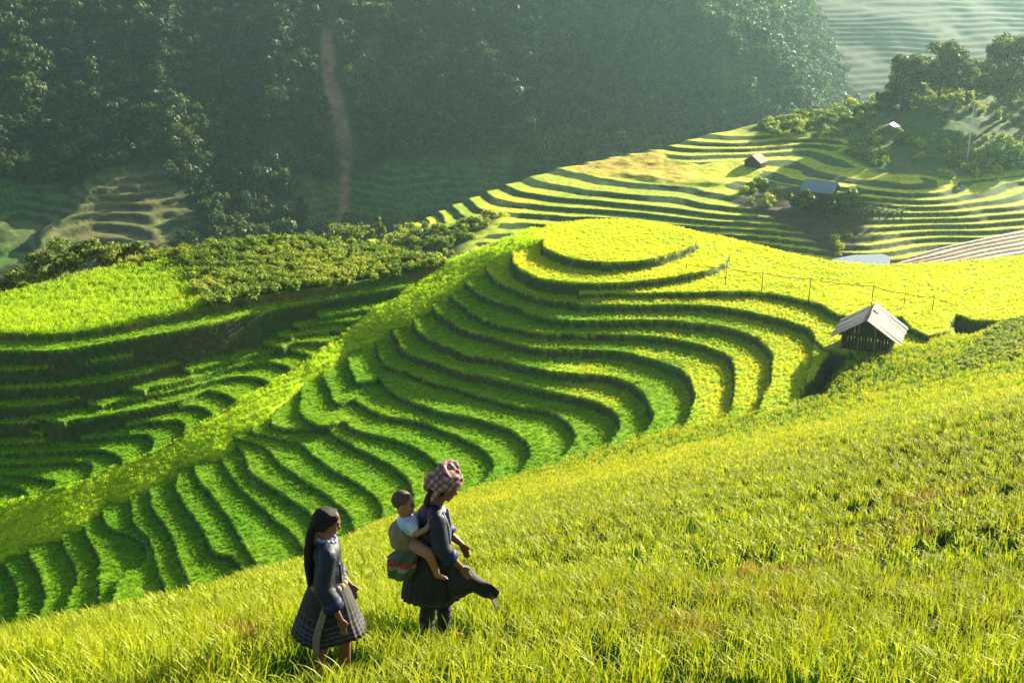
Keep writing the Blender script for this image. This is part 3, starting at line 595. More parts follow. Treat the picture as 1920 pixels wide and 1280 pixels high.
# weeds hanging on the banks
M_weed = leafy('bank_weed', (.03, .09, .015), (.07, .19, .025), (.17, .28, .03), .35, True, .15)
wsrc = [rice_tuft(M_weed, 12, 0, .30, .04, .16) for _ in range(2)]
put_rice('bank_weeds', 62, 121, 6, wsrc, [2, 0], .9, 306, 'dark weeds hanging on the terrace banks', t=(-28, 28))
# shrubs: leafy clumps on the mound, in the gullies and along the far crest
M_shrub = leafy('shrub_leaf', (.05, .13, .015), (.20, .34, .025), (.60, .58, .05), .5, True, .08)
def shrub():
    b = MB()
    for _ in range(7):
        a = random.uniform(0, 6.28); q = random.uniform(0, .4); b.leafball((q * math.cos(a), q * math.sin(a), random.uniform(.15, .6)), random.uniform(.22, .38), 26, .13)
    for _ in range(10): b.blade((random.uniform(-.3, .3), random.uniform(-.3, .3), .3), random.uniform(0, 6.28), random.uniform(.5, .9), random.uniform(5, 40), .07, 3, .9, .4, 1)
    return b.build('shrub', M_shrub, do_link=False)
ssrc = [shrub() for _ in range(4)]
put_rice('hill_shrubs', 85, 125, 2.8, ssrc, [4], .95, 307, 'knee-high leafy bushes covering the left mound', t=(-28, 2))
put_rice('slope_weeds', 20, 108, 4.0, ssrc, [7], .42, 308, 'tangled grey-green weeds at the right edge of the slope', t=(5, 31))
def put_mid(name, dens, mask, src, sc0, seed, label, bbox):
    x0, x1, y0, y1 = bbox; g = np.random.default_rng(seed); n = int((x1 - x0) * (y1 - y0) * dens)
    x = g.uniform(x0, x1, n); y = g.uniform(y0, y1, n); rad = np.hypot(x, y); t = np.arctan2(x, y)
    fi = np.interp(rad, mr, np.arange(len(mr))).astype(int); fj = np.interp(t, mt, np.arange(len(mt))).astype(int)
    ok = mask[fi, fj] > g.random(n); P = np.stack([x, y, Z2[fi, fj]], -1)[ok]; print(name, len(P))
    return scatter(name, P, sc0 * g.uniform(.5, 1.4, len(P)), rots(len(P), .1, seed + 1), src, g.integers(0, len(src), len(P)), label)
crest_line = px_poly(cl, [(1400,240),(1480,226),(1560,215),(1640,196),(1650,215),(1600,245),(1560,262),(1520,258),(1410,252)], 150, 420)
m_r = np.clip(srg / 3, 0, 1) * np.clip(.42 + .9 * fbm(X2 / 12, Y2 / 12, 331), 0, 1) * (sm > -1)
m_r = np.maximum(m_r, np.clip(sdist(X2, Y2, crest_line) + .5, 0, 1) * .5)
put_mid('hill_brush', .55, m_r, ssrc, 1.7, 332, 'scattered brush and dry grass on the far knoll', (50, 190, 180, 330))
m_g = np.clip(np.maximum(sbu / 3, sgr / 4 * .28), 0, 1) * (np.hypot(X2 - at_z(1545, 395, -47.9)[0], Y2 - at_z(1545, 395, -47.9)[1]) > 9) * (sm > -6)
put_mid('gully_bushes', .45, m_g, ssrc, 1.5, 333, 'dense dark bushes filling the gully below the far terraces', (-40, 110, 130, 330))
# the forest on the mountainside
M_for = leafy('forest_leaf', (.006, .024, .006), (.024, .064, .010), (.12, .17, .025), .4, True, .035)
def crown():
    b = MB()
    for _ in range(9):
        a = random.uniform(0, 6.28); q = random.uniform(0, 1.7); b.leafball((q * math.cos(a), q * math.sin(a), random.uniform(1.5, 4.8) - q * .5), random.uniform(.9, 1.5), 24, .58)
    for k in range(5):
        a = k * 1.256; b.quad(Vector((.15 * math.cos(a), .15 * math.sin(a), -1)), Vector((.15 * math.cos(a + 1.256), .15 * math.sin(a + 1.256), -1)), Vector((.1 * math.cos(a + 1.256), .1 * math.sin(a + 1.256), 3)), Vector((.1 * math.cos(a), .1 * math.sin(a), 3)), 0)
    return b.build('forest_tree', M_for, do_link=False)
fsrc = [crown() for _ in range(5)]
g = np.random.default_rng(340); n = 34000; x = g.uniform(-300, 200, n); y = g.uniform(312, 700, n)
fi = np.clip((y - 285) / (960 - 285) * 559, 0, 559).astype(int); fj = np.clip((x + 330) / 770 * 619, 0, 619).astype(int)
ok = (wA[fi, fj] < .3) & (ss[fi, fj] < -2.5) & (~isB[fi, fj]) & (Z4[fi, fj] > -119) & (fbm(x / 25, y / 25, 341) > -.62)
P = np.stack([x, y, Z4[fi, fj]], -1)[ok]; print('forest', len(P))
scatter('mountain_forest', P, g.uniform(.55, 1.0, len(P)) * np.where(g.random(len(P)) > .85, 1.6, .9) * (1 + .4 * fbm(P[:, 0] / 30, P[:, 1] / 30, 342)), rots(len(P), .05, 343), fsrc, g.integers(0, 5, len(P)), 'dark hazy forest covering the far mountainside')

# ------------------------------------------------------------------ shapes for single things
def box(bm, c, sx, sy, sz, rot=None, M=None):
    g = bmesh.ops.create_cube(bm, size=1)['verts']; m = Matrix.Translation(c) @ (rot.to_matrix().to_4x4() if rot else Matrix()) @ Matrix.Diagonal((sx, sy, sz, 1))
    if M: m = M @ m
    bmesh.ops.transform(bm, matrix=m, verts=g); return g
def tube(bm, a, b, r0, r1=None, n=8):
    a = Vector(a); b = Vector(b); d = b - a
    g = bmesh.ops.create_cone(bm, cap_ends=True, segments=n, radius1=r0, radius2=r0 if r1 is None else r1, depth=d.length)['verts']
    bmesh.ops.transform(bm, matrix=Matrix.Translation((a + b) / 2) @ d.to_track_quat('Z', 'Y').to_matrix().to_4x4(), verts=g)
def ball(bm, c, r, n=2, rot=None):
    if not isinstance(r, (tuple, list)): r = (r, r, r)
    g = bmesh.ops.create_icosphere(bm, subdivisions=n, radius=1)['verts']
    bmesh.ops.transform(bm, matrix=Matrix.Translation(c) @ (rot.to_matrix().to_4x4() if rot else Matrix()) @ Matrix.Diagonal((*r, 1)), verts=g)
def bobj(name, bm, mat, parent=None, smooth=False):
    me = bpy.data.meshes.new(name); bm.normal_update(); bm.to_mesh(me); bm.free(); me.materials.append(mat)
    if smooth: me.polygons.foreach_set('use_smooth', [True] * len(me.polygons))
    return link(bpy.data.objects.new(name, me), parent)
def near_z(x, y): return float(NEAR(x, y))
def grid_z(x, y):
    i = np.interp(math.hypot(x, y), r_, np.arange(len(r_))); j = np.interp(math.atan2(x, y), th, np.arange(len(th))); return float(Z[int(round(i)), int(round(j))])
def mid_z(x, y):
    i = np.interp(math.hypot(x, y), mr, np.arange(len(mr))); j = np.interp(math.atan2(x, y), mt, np.arange(len(mt))); return float(Z2[int(round(i)), int(round(j))])
M_woodD = plain('old_dark_boards', (.018, .014, .012), (.06, .045, .035), 6, .85, stretch=(8, 8, .7))
M_roof = plain('weathered_roof_boards', (.13, .125, .12), (.28, .265, .25), 3, .8, stretch=(1.5, 5, 1.5), bump=.6)
M_log = plain('pale_log', (.12, .09, .06), (.32, .26, .2), 9, .8, stretch=(3, 3, .5))
M_roofB = plain('grey_blue_sheet', (.16, .20, .24), (.30, .34, .38), 7, .5)
M_white = plain('pale_sheet', (.55, .52, .48), (.75, .72, .68), 7, .5)

# the hut on the terrace edge
hp = at_z(1628, 650, -30.3); hut = empty('wooden_hut', (hp[0], hp[1], -30.34), -R(24))
tag(hut, 'dark wooden hut with a pale plank gable roof at the end of the terraces', 'hut')
W, Lh, He, Ha = 2.0, 1.75, 1.35, 2.75            # half width, half length, eave and apex height
bm = bmesh.new(); random.seed(3)
nb = 15
for e_ in (-1, 1):
    for i in range(nb):                            # gable walls of upright boards
        x = -W * .86 + (i + .5) * 2 * W * .86 / nb; h = He + (Ha - He) * (1 - abs(x) / W) - .16 - random.uniform(0, .12); b0 = .25 + random.uniform(-.06, .08)
        if e_ == -1 and i in (3, 9): h -= .35
        box(bm, (x, e_ * (Lh - .15) + random.uniform(-.02, .02), (h + b0) / 2), 2 * W * .86 / nb - .025, .035, h - b0)
for e_ in (-1, 1):
    for i in range(12):
        y = -(Lh - .2) + (i + .5) * 2 * (Lh - .2) / 12; box(bm, (e_ * W * .86, y, .25 + (He - .1) / 2), .035, 2 * (Lh - .2) / 12 - .03, He - .15)
bobj('wall', bm, M_woodD, hut)
for x in (-W * .84, -.5, .62, W * .84):
    for y in (-Lh + .1, Lh - .1):
        bm = bmesh.new(); tube(bm, (x, y, -1.0), (x + random.uniform(-.05, .05), y, He if abs(x) > 1 else Ha - .5), .075, .06); bobj('post', bm, M_log if y < 0 else M_woodD, hut, True)
bm = bmesh.new()
for z_, y in ((.3, -Lh + .05), (He - .02, -Lh + .04), (.3, Lh - .05), (He - .02, Lh - .04)): tube(bm, (-W * .95, y, z_), (W * .95, y, z_ + .02), .05)
for x in (-W * .9, W * .9): tube(bm, (x, -Lh - .3, He), (x, Lh + .3, He), .055)
tube(bm, (0, -Lh - .35, Ha - .13), (0, Lh + .35, Ha - .13), .05)
tube(bm, (-W * .84, -Lh + .02, .3), (-.5, -Lh + .02, He), .035); bobj('beam', bm, M_woodD, hut, True)
for e_ in (-1, 1):
    bm = bmesh.new(); nr_ = 13; ex = W + .42; L2 = Lh + .5; ez = He - .18
    for i in range(nr_):
        y0_ = -L2 + i * 2 * L2 / nr_; j0, j1 = random.uniform(-.06, .06), random.uniform(-.03, .03); lift = .012 * (i % 2)
        a = Vector((0, y0_ + .008, Ha + lift)); b = Vector((0, y0_ + 2 * L2 / nr_ - .008, Ha + lift)); c = Vector((e_ * (ex + j0), b.y, ez + lift + j1)); d = Vector((e_ * (ex + j0), a.y, ez + lift))
        if e_ == 1 and i == 7:                      # a slipped board leaves a dark slot under the ridge
            t0 = .16; a = a.lerp(d, t0); b = b.lerp(c, t0)
        vs_ = [bm.verts.new(p) for p in (a, b, c, d)] + [bm.verts.new(p - Vector((0, 0, .045))) for p in (a, b, c, d)]
        for f in ((0, 1, 2, 3), (7, 6, 5, 4), (0, 4, 5, 1), (1, 5, 6, 2), (2, 6, 7, 3), (3, 7, 4, 0)): bm.faces.new([vs_[k] for k in f])
    bmesh.ops.recalc_face_normals(bm, faces=bm.faces[:]); bobj('roof', bm, M_roof, hut)
bm = bmesh.new(); tube(bm, (0, -Lh - .52, Ha + .035), (0, Lh + .52, Ha + .035), .06); bobj('ridge_pole', bm, M_log, hut, True)

def small_house(name, u, v, z, w, l, h, rise, rz, roofm, wallm, label, cat):
    p = at_z(u, v, z); o = empty(name, (p[0], p[1], mid_z(p[0], p[1]) - .25), rz); tag(o, label, cat)
    bm = bmesh.new(); H_ = h
    P = [(-w, 0), (w, 0), (w, H_), (0, H_ + rise), (-w, H_)]
    vs_ = [[bm.verts.new((x, y, z_)) for x, z_ in P] for y in (-l, l)]
    bm.faces.new(vs_[0]); bm.faces.new(vs_[1][::-1])
    for i in range(5): bm.faces.new((vs_[0][i], vs_[1][i], vs_[1][(i + 1) % 5], vs_[0][(i + 1) % 5]))
    bmesh.ops.recalc_face_normals(bm, faces=bm.faces[:]); bobj('wall', bm, wallm, o)
    for e_ in (-1, 1):
        bm = bmesh.new(); k = 1.25; a = (0, H_ + rise + .06); b = (e_ * w * k, H_ + rise - rise * k + .06)
        for y in (-l * 1.2, l * 1.2): pass
        vv = [bm.verts.new((x, y, z_ - t)) for t in (0, .1) for (x, z_), y in ((a, -l * 1.2), (a, l * 1.2), (b, l * 1.2), (b, -l * 1.2))]
        for f in ((0, 1, 2, 3), (7, 6, 5, 4), (0, 4, 5, 1), (1, 5, 6, 2), (2, 6, 7, 3), (3, 7, 4, 0)): bm.faces.new([vv[q] for q in f])
        bmesh.ops.recalc_face_normals(bm, faces=bm.faces[:]); bobj('roof', bm, roofm, o)
    bm = bmesh.new(); box(bm, (-w * .3, -l - .03, h * .42), w * .5, .05, h * .84); bobj('door', bm, M_woodD, o)
    return o
small_house('field_hut', 1416, 308, -45.6, 1.5, 1.5, 1.5, 1.1, -R(35), M_log, M_woodD, 'tiny brown hut standing on the bright yellow far terraces', 'hut')
small_house('farmhouse', 1536, 386, -47.6, 1.9, 2.3, 3.0, 1.2, R(60), M_roofB, M_woodD, 'farmhouse with a grey-blue roof among dark bushes below the far terraces', 'house')
small_house('hillside_shed', 1670, 247, -42, 1.2, 1.3, 1.1, .6, -R(30), M_white, M_log, 'little white-roofed shed on the brushy knoll below the trees', 'shed')

# fence rail across the yellow field
fence = empty('rail_fence', at_z(1516, 565, -29.8)); tag(fence, 'long thin rail on slim posts crossing the yellow field behind the hut', 'fence')
fo = Vector(fence.location); rail = []
for (ub, vb, vt) in ((1286, 506, 494), (1360, 534, 501), (1427, 556, 512), (1516, 566, 523), (1633, 580, 537), (1694, 577, 550), (1748, 582, 557)):
    p = at_z(ub, vb, -29.85) if ub != 1286 else at_z(ub, vb, -29.2); D = math.sqrt(float((p ** 2).sum())); h = (vb - vt) * D / FPX / .95
    bm = bmesh.new(); p = Vector(p) - fo; tube(bm, p - Vector((0, 0, .4)), p + Vector((.03, 0, h)), .035, .03, 6); bobj('post', bm, M_woodD, fence, True)
    rail.append(p + Vector((.03, 0, h - .06)))
rail.append(rail[-1] + Vector((1.5, -1.2, -.25)))
bm = bmesh.new()
for a, b in zip(rail[:-1], rail[1:]):
    for k in range(4):
        f0, f1 = k / 4, (k + 1) / 4; sg = lambda f: -.14 * 4 * f * (1 - f)
        tube(bm, a.lerp(b, f0) + Vector((0, 0, sg(f0))), a.lerp(b, f1) + Vector((0, 0, sg(f1))), .022, .022, 6)
bobj('rail', bm, M_woodD, fence, True)
for (u0, v0, u1, v1, z0, lab) in ((1060, 505, 1073, 492, -29.2, 'pale bamboo stake leaning on the bank just below the round summit'), (1036, 536, 1047, 520, -29.9, 'pale bamboo stake leaning on the second bank, lower left of the other stake')):
    p = Vector(at_z(u0, v0, z0)); q = Vector(at_y(u1, v1, p.y + .15)); bm = bmesh.new(); tube(bm, (0, 0, -.2), q - p, .03, .02, 6); o = bobj('bamboo_stake', bm, M_white, None, True); o.location = p
    tag(o, lab, 'stake', 'bamboo stakes on the mound')

# ------------------------------------------------------------------ trees one can tell apart
M_bark = plain('bark', (.04, .03, .02), (.10, .08, .055), 10, .9, stretch=(3, 3, .6))
M_leafA = leafy('tree_leaf', (.008, .028, .005), (.035, .085, .01), (.24, .27, .03), .5, True, .0)
M_leafB = leafy('tree_leaf_pale', (.025, .07, .01), (.11, .19, .02), (.36, .38, .05), .5, True, .0)
M_leafC = leafy('banana_leaf', (.06, .14, .02), (.16, .30, .03), (.40, .48, .06), .5, True, .0)
def tree(loc, H, Wd, label, mat=None, lobes=16, leaf=.30, shape='round', seed=1, nleaf=110, group='trees on the far slopes', name='broadleaf_tree'):
    random.seed(seed); t = empty(name, loc); tag(t, label, 'tree', group); mat = mat or M_leafA
    bm = bmesh.new(); top = Vector((random.uniform(-.1, .1) * H, random.uniform(-.1, .1) * H, H * .62)); tube(bm, (0, 0, -.6), (top * .5), .045 * H * .6, .03 * H * .6, 8); tube(bm, top * .5, top, .03 * H * .6, .012 * H, 7)
    cs = []
    for i in range(lobes):
        a = i * 2.4 + random.uniform(-.4, .4); f = random.random()
        if shape == 'cone': z = H * (.22 + .75 * f); q = Wd / 2 * (1.02 - f) * random.uniform(.5, 1)
        elif shape == 'flat': z = H * random.uniform(.6, .92); q = Wd / 2 * random.uniform(.1, .95)
        else: z = H * random.uniform(.30, .88); q = Wd / 2 * math.sqrt(max(.05, 1 - ((z / H - .55) / .45) ** 2)) * random.uniform(.25, .85)
        c = Vector((q * math.cos(a), q * math.sin(a), z)); cs.append(c)
        st = top * random.uniform(.35, .95); tube(bm, st, st.lerp(c, .85), .010 * H, .004 * H, 5)
    bobj('trunk', bm, M_bark, t, True)
    b = MB()
    for c in cs:
        r = Wd * (.13 if shape == 'cone' else .17) * random.uniform(.7, 1.25); b.leafball(c, r, int(nleaf * random.uniform(.7, 1.2)), leaf, None, .75)
    b.build('crown', mat, t); return t
def tr(u, v, z, H, Wd, label, **k):
    p = at_z(u, v, z); return tree((p[0], p[1], mid_z(p[0], p[1])), H, Wd, label, **k)
tr(1690, 216, -40.3, 11.5, 10.5, 'dark rounded tree at the left end of the row on the knoll', seed=11, lobes=22, leaf=.36, nleaf=260)
tr(1664, 222, -40.6, 6.0, 6.5, 'low dark tree tucked under the leftmost tree of the knoll', seed=12, lobes=12, leaf=.38)
tr(1762, 190, -37.6, 13.0, 10.5, 'tall tree with a sunlit yellowish rim, second from left on the knoll', seed=13, lobes=26, leaf=.36, nleaf=260)
tr(1815, 176, -36.3, 9.5, 7.0, 'loose pale green tree between the two tallest trees on the knoll', seed=14, mat=M_leafB, nleaf=180, lobes=14, leaf=.36)
tr(1884, 205, -38.2, 17.0, 13.5, 'tallest and widest dark tree at the right edge of the knoll', seed=15, lobes=34, leaf=.42, nleaf=260)
tr(1915, 250, -41.0, 8.0, 6.0, 'pale leafy tree below the tallest tree, at the right edge', seed=16, mat=M_leafB, lobes=12, leaf=.36)
tr(1722, 168, -36.6, 8.0, 8.0, 'bushy tree half hidden behind the second tree of the knoll', seed=17, mat=M_leafB, nleaf=180, lobes=14, leaf=.38)
tr(1888, 318, -46.0, 3.2, 8.0, 'broad bright green bush above the curved terraces at the right edge', seed=18, mat=M_leafC, lobes=14, leaf=.34, name='leafy_bush')
tr(1500, 404, -48.4, 4.2, 5.0, 'dark bushy tree at the left side of the farmhouse', seed=19, lobes=14, leaf=.34)
tr(1560, 414, -48.6, 3.4, 5.5, 'dark tree right in front of the farmhouse', seed=20, lobes=14, leaf=.34)
tr(1590, 402, -48.2, 5.2, 5.0, 'sunlit feathery tree between the farmhouse and the banana plants', seed=21, mat=M_leafC, lobes=12, leaf=.34)
tr(708, 428, -53.2, 5.6, 4.2, 'small pointed tree alone behind the saddle, against the hazy valley', seed=22, shape='cone', mat=M_leafB, lobes=18, leaf=.26)
tr(652, 446, -54.0, 4.6, 8.0, 'flat-topped pale tree left of the small pointed tree', seed=23, shape='flat', mat=M_leafB, lobes=16, leaf=.26)
for i, (u, v, H, Wd, lab) in enumerate([(75, 540, 4.2, 4.5, 'dark bush tree behind the left end of the green knoll field'), (135, 522, 4.8, 5.5, 'large dark bush tree behind the green knoll field'), (195, 505, 3.6, 4.5, 'dark bush tree nearest the shrubby mound, behind the green field'), (30, 560, 3.4, 3.6, 'low dark bush at the far left edge behind the green field'), (255, 492, 2.6, 3.6, 'small dark bush at the foot of the shrubby mound')]):
    p = at_y(u, v, 117 + i); tree((p[0], p[1], max(grid_z(p[0], p[1]), p[2]) - .3), H, Wd, lab, seed=40 + i, lobes=14, leaf=.20, mat=M_leafB, nleaf=150, group='bushes behind the left knoll', name='bush_tree')
def banana(loc, s_, rz, label):
    o = empty('banana_plant', loc, rz); tag(o, label, 'plant', 'banana plants beside the farmhouse'); o.scale = (s_, s_, s_)
    bm = bmesh.new(); tube(bm, (0, 0, -.3), (.05, 0, 1.3), .14, .09); bobj('stem', bm, M_leafC, o, True)
    b = MB()
    for k in range(9): b.blade((.05, 0, 1.2), k * .7, 1.9, 15 + 9 * (k % 4), .5, 5, .9, .3, 1)
    b.build('leaves', M_leafC, o)
for i, (u, lab) in enumerate([(1612, 'leftmost banana plant of the row beside the farmhouse trees'), (1624, 'second banana plant from the left in the row'), (1636, 'third banana plant from the left in the row'), (1649, 'middle banana plant of the row, fourth from the left'), (1662, 'third banana plant from the right end of the row'), (1676, 'last but one banana plant at the right of the row'), (1690, 'rightmost banana plant of the row')]):
    p = at_z(u, 406, -48.2); banana((p[0], p[1], mid_z(p[0], p[1])), random.uniform(.8, 1.15), i * 1.3, lab)
p = at_z(1812, 312, -45.3); pole = empty('utility_pole', (p[0], p[1], mid_z(p[0], p[1]))); tag(pole, 'slim pale utility pole standing on the slope below the knoll trees', 'pole')
bm = bmesh.new(); tube(bm, (0, 0, -.5), (0, 0, 11.5), .13, .09); bobj('shaft', bm, M_white, pole, True)
bm = bmesh.new(); box(bm, (0, 0, 10.8), 1.6, .1, .1); bobj('crossarm', bm, M_log, pole)

# ------------------------------------------------------------------ people: each body one continuous skinned-over surface
def limb(bm, pts):
    """tapering chain of (x, y, z, r)"""
    for a, b in zip(pts[:-1], pts[1:]):
        pa, pb = Vector(a[:3]), Vector(b[:3])
        if (pb - pa).length > 1e-5: tube(bm, pa, pb, a[3], b[3], 14)
    for p in pts: ball(bm, p[:3], p[3], 2)
def fuse(name, bm, mat, parent, voxel=.008, smooth=4):
    o = bobj(name, bm, mat, parent, True); m = o.modifiers.new('fuse', 'REMESH'); m.mode = 'VOXEL'; m.voxel_size = voxel; m.use_smooth_shade = True
    m2 = o.modifiers.new('soften', 'SMOOTH'); m2.factor = .5; m2.iterations = smooth; return o
def hand(bm, w, d, side, spread=1.0, s=1.0, curl=.5):
    """palm, four unequal fingers with two bends and a thumb from the side of the palm; w wrist, d direction, side thumb side"""
    w = Vector(w); d = Vector(d).normalized(); side = Vector(side); side = (side - side.dot(d) * d).normalized(); nrm = d.cross(side)
    for k in range(4):
        o = side * (.026 - .017 * k) * s; limb(bm, [(*(w + d * .012 * s + o * .6), .012 * s), (*(w + d * .062 * s + o), .0115 * s)])
        L = (.036, .042, .039, .030)[k] * s; p = w + d * .065 * s + o; q = p + (d + nrm * curl * .5).normalized() * L; r = q + (d + nrm * curl * 1.6).normalized() * L * .8
        limb(bm, [(*p, .0095 * s), (*q, .0085 * s), (*r, .007 * s)])
    p = w + side * .022 * s + d * .018 * s; q = p + (side * .8 + d).normalized() * .032 * s; r = q + (side * .25 + d + nrm * .3).normalized() * .026 * s
    limb(bm, [(*p, .012 * s), (*q, .0105 * s), (*r, .008 * s)])
def head(bm, c, s, pitch=0, yaw=0, neck=None):
    """skull, jaw, brow, nose, lips, chin and ears; faces +X before yaw"""
    rot = Euler((0, pitch, yaw)).to_matrix(); P = lambda x, y, z: Vector(c) + rot @ (Vector((x, y, z)) * s); e = Euler((0, pitch, yaw))
    ball(bm, P(-.012, 0, .018), (.098 * s, .076 * s, .092 * s), 3, e); ball(bm, P(.028, 0, -.03), (.062 * s, .058 * s, .078 * s), 3, e)
    ball(bm, P(.062, 0, -.088), (.026 * s, .028 * s, .022 * s), 2, e); ball(bm, P(.07, 0, .028), (.022 * s, .052 * s, .016 * s), 2, e)
    limb(bm, [(*P(.083, 0, .012), .009 * s), (*P(.102, 0, -.022), .0125 * s)]); ball(bm, P(.092, 0, -.028), (.014 * s, .018 * s, .010 * s), 2, e)
    ball(bm, P(.084, 0, -.054), (.012 * s, .024 * s, .0075 * s), 2, e); ball(bm, P(.081, 0, -.067), (.012 * s, .02 * s, .008 * s), 2, e)
    for y in (-1, 1): ball(bm, P(.058, y * .038, -.02), (.028 * s, .024 * s, .026 * s), 2, e); ball(bm, P(-.005, y * .078, -.012), (.018 * s, .009 * s, .03 * s), 2, e)
    if neck: limb(bm, [(*P(-.02, 0, -.05), .05 * s), (*neck, .054 * s)])
    return P
def face_bits(P, s, parent):
    for y in (-1, 1):
        bm = bmesh.new(); ball(bm, P(.083, y * .03, .004), (.008 * s, .014 * s, .0075 * s), 2); bobj('eye', bm, M_eye, parent, True)
        bm = bmesh.new(); limb(bm, [(*P(.088, y * .018, .024), .0035 * s), (*P(.084, y * .034, .029), .0035 * s), (*P(.072, y * .048, .022), .003 * s)]); bobj('eyebrow', bm, M_hair, parent, True)
    bm = bmesh.new(); ball(bm, P(.088, 0, -.0605), (.0105 * s, .022 * s, .009 * s), 2); bobj('lips', bm, M_lip, parent, True)
def cloth_tube(name, rings, mat, parent, n=72, thick=.006, wave=0, nw=16, seed=0, hemcol=None):
    """garment from (cx, cy, z, rx, ry, wave) rings, open at both ends and with real thickness"""
    rnd = np.random.default_rng(seed); ph = rnd.uniform(0, 6.28, 3); V = []; H = []
    R_ = []
    for a, b in zip(rings[:-1], rings[1:]):
        for k in range(4): R_.append([a[i] + (b[i] - a[i]) * k / 4 for i in range(6)])
    R_.append(list(rings[-1])); zt, zb = R_[0][2], R_[-1][2]
    for lay in (0, 1):
        for (cx, cy, z, rx, ry, w) in R_:
            for j in range(n):
                a = 2 * math.pi * j / n; q = 1 + w * (.6 * abs(math.sin(nw * a / 2 + ph[0])) + .4 * math.sin(3 * a + ph[1]) + .2 * math.sin(5 * a + ph[2])) - lay * thick / max(rx, .02)
                V.append((cx + rx * q * math.cos(a), cy + ry * q * math.sin(a), z + w * .10 * math.sin(4 * a + ph[2]))); H.append((z - zb) / (zt - zb))
    m = len(R_); F = []
    for i in range(m - 1):
        for j in range(n):
            k = (j + 1) % n; F.append((i * n + j, (i + 1) * n + j, (i + 1) * n + k, i * n + k)); o = m * n; F.append((o + i * n + k, o + (i + 1) * n + k, o + (i + 1) * n + j, o + i * n + j))
    for i in (0, m - 1):
        for j in range(n):
            k = (j + 1) % n; q = (i * n + j, i * n + k, m * n + i * n + k, m * n + i * n + j); F.append(q if i == 0 else q[::-1])
    return mesh_obj(name, V, F, mat, parent, True, {'h': H})
def banded(name, base, stops, rough=.75, weave=60, sheen=.03):
    """cloth with woven bands up its height (attribute h, 0 at the hem)"""
    m, nt, out = nodes(name); at = N(nt, 'ShaderNodeAttribute', attribute_name='h'); tc = N(nt, 'ShaderNodeTexCoord')
    nz = noise(nt, weave, 3, tc.outputs['Object']); j = N(nt, 'ShaderNodeMath', operation='MULTIPLY_ADD', i_1=.02, i_2=-.01); nt.links.new(nz, j.inputs[0])
    a = N(nt, 'ShaderNodeMath', operation='ADD'); nt.links.new(at.outputs['Fac'], a.inputs[0]); nt.links.new(j.outputs[0], a.inputs[1])
    r = nt.nodes.new('ShaderNodeValToRGB'); r.color_ramp.interpolation = 'CONSTANT'; e = r.color_ramp.elements
    while len(e) < len(stops): e.new(.5)
    for i, (p, c) in enumerate(stops): e[i].position = p; e[i].color = (*c, 1)
    nt.links.new(a.outputs[0], r.inputs[0]); col = mixc(nt, r.outputs[0], ramp(nt, nz, [(.35, (.55, .55, .55)), (.65, (1.35, 1.35, 1.35))]), 1.0, 'MULTIPLY')
    d = N(nt, 'ShaderNodeBsdfPrincipled', i_Roughness=rough); d.inputs['Sheen Weight'].default_value = sheen; nt.links.new(col, d.inputs['Base Color']); nt.links.new(d.outputs[0], out.inputs[0]); return m
M_skin = plain('skin', (.16, .07, .038), (.24, .11, .062), 14, .5, bump=.05)
M_skinb = plain('baby_skin', (.30, .13, .07), (.40, .19, .11), 14, .5, bump=.05)
M_hair = plain('black_hair', (.002, .0015, .0015), (.009, .006, .005), 40, .6, stretch=(6, 6, .5), bump=.8)
M_hairb = plain('baby_hair', (.05, .028, .018), (.12, .07, .045), 40, .6, bump=.4)
M_eye = plain('eye_dark', (.01, .008, .006), (.02, .015, .012), 5, .2, bump=0)
M_lip = plain('lips', (.30, .09, .07), (.36, .12, .09), 9, .5, bump=0)
M_jack = plain('indigo_jacket', (.003, .006, .018), (.020, .030, .065), 7, .55, bump=.8)
M_cuff = plain('blue_cuff', (.008, .010, .05), (.02, .025, .13), 22, .6, bump=.3)
M_trim = plain('blue_white_trim', (.05, .07, .24), (.36, .38, .5), 55, .6, bump=.2)
M_sash = plain('beige_sash', (.16, .12, .08), (.28, .22, .15), 24, .8, bump=.4)
M_leg = plain('black_leg_wraps', (.01, .011, .016), (.035, .035, .045), 20, .7, bump=.4)
M_shoe = plain('sandal', (.03, .02, .015), (.07, .05, .04), 20, .7)
dk = (.005, .006, .009); dk2 = (.010, .011, .020); pl = (.07, .045, .085); gy = (.055, .055, .07); rd = (.15, .03, .05)
M_skirtG = banded('pleated_skirt', dk, [(0, dk2), (.05, gy), (.09, dk), (.13, pl), (.17, dk2), (.21, gy), (.24, dk), (.30, pl), (.335, dk), (.44, gy), (.455, dk), (.6, dk2), (.62, dk)])
M_skirtM = banded('black_skirt', dk, [(0, dk2), (.04, pl), (.06, dk), (.10, dk2), (.13, dk), (.3, (.010, .011, .03)), (.34, dk)])
# patterned headscarf
M_scarf, nt, out = nodes('checked_headscarf'); tc = N(nt, 'ShaderNodeTexCoord'); mp = N(nt, 'ShaderNodeMapping'); mp.inputs['Rotation'].default_value = (.4, .7, .3); nt.links.new(tc.outputs['Object'], mp.inputs[0])
w1 = N(nt, 'ShaderNodeTexWave', i_Scale=6.0, i_Distortion=7.0, bands_direction='X'); w2 = N(nt, 'ShaderNodeTexWave', i_Scale=7.0, i_Distortion=8.0, bands_direction='Z'); nt.links.new(mp.outputs[0], w1.inputs[0]); nt.links.new(mp.outputs[0], w2.inputs[0])
col = mixc(nt, ramp(nt, w1.outputs[1], [(.38, (.46, .30, .28)), (.5, (.07, .018, .028)), (.64, (.28, .15, .15))]), ramp(nt, w2.outputs[1], [(.45, (.9, .8, .8)), (.55, (.35, .16, .2))]), .8, 'MULTIPLY')
d = N(nt, 'ShaderNodeBsdfPrincipled', i_Roughness=.8); nt.links.new(col, d.inputs['Base Color']); nt.links.new(d.outputs[0], out.inputs[0])

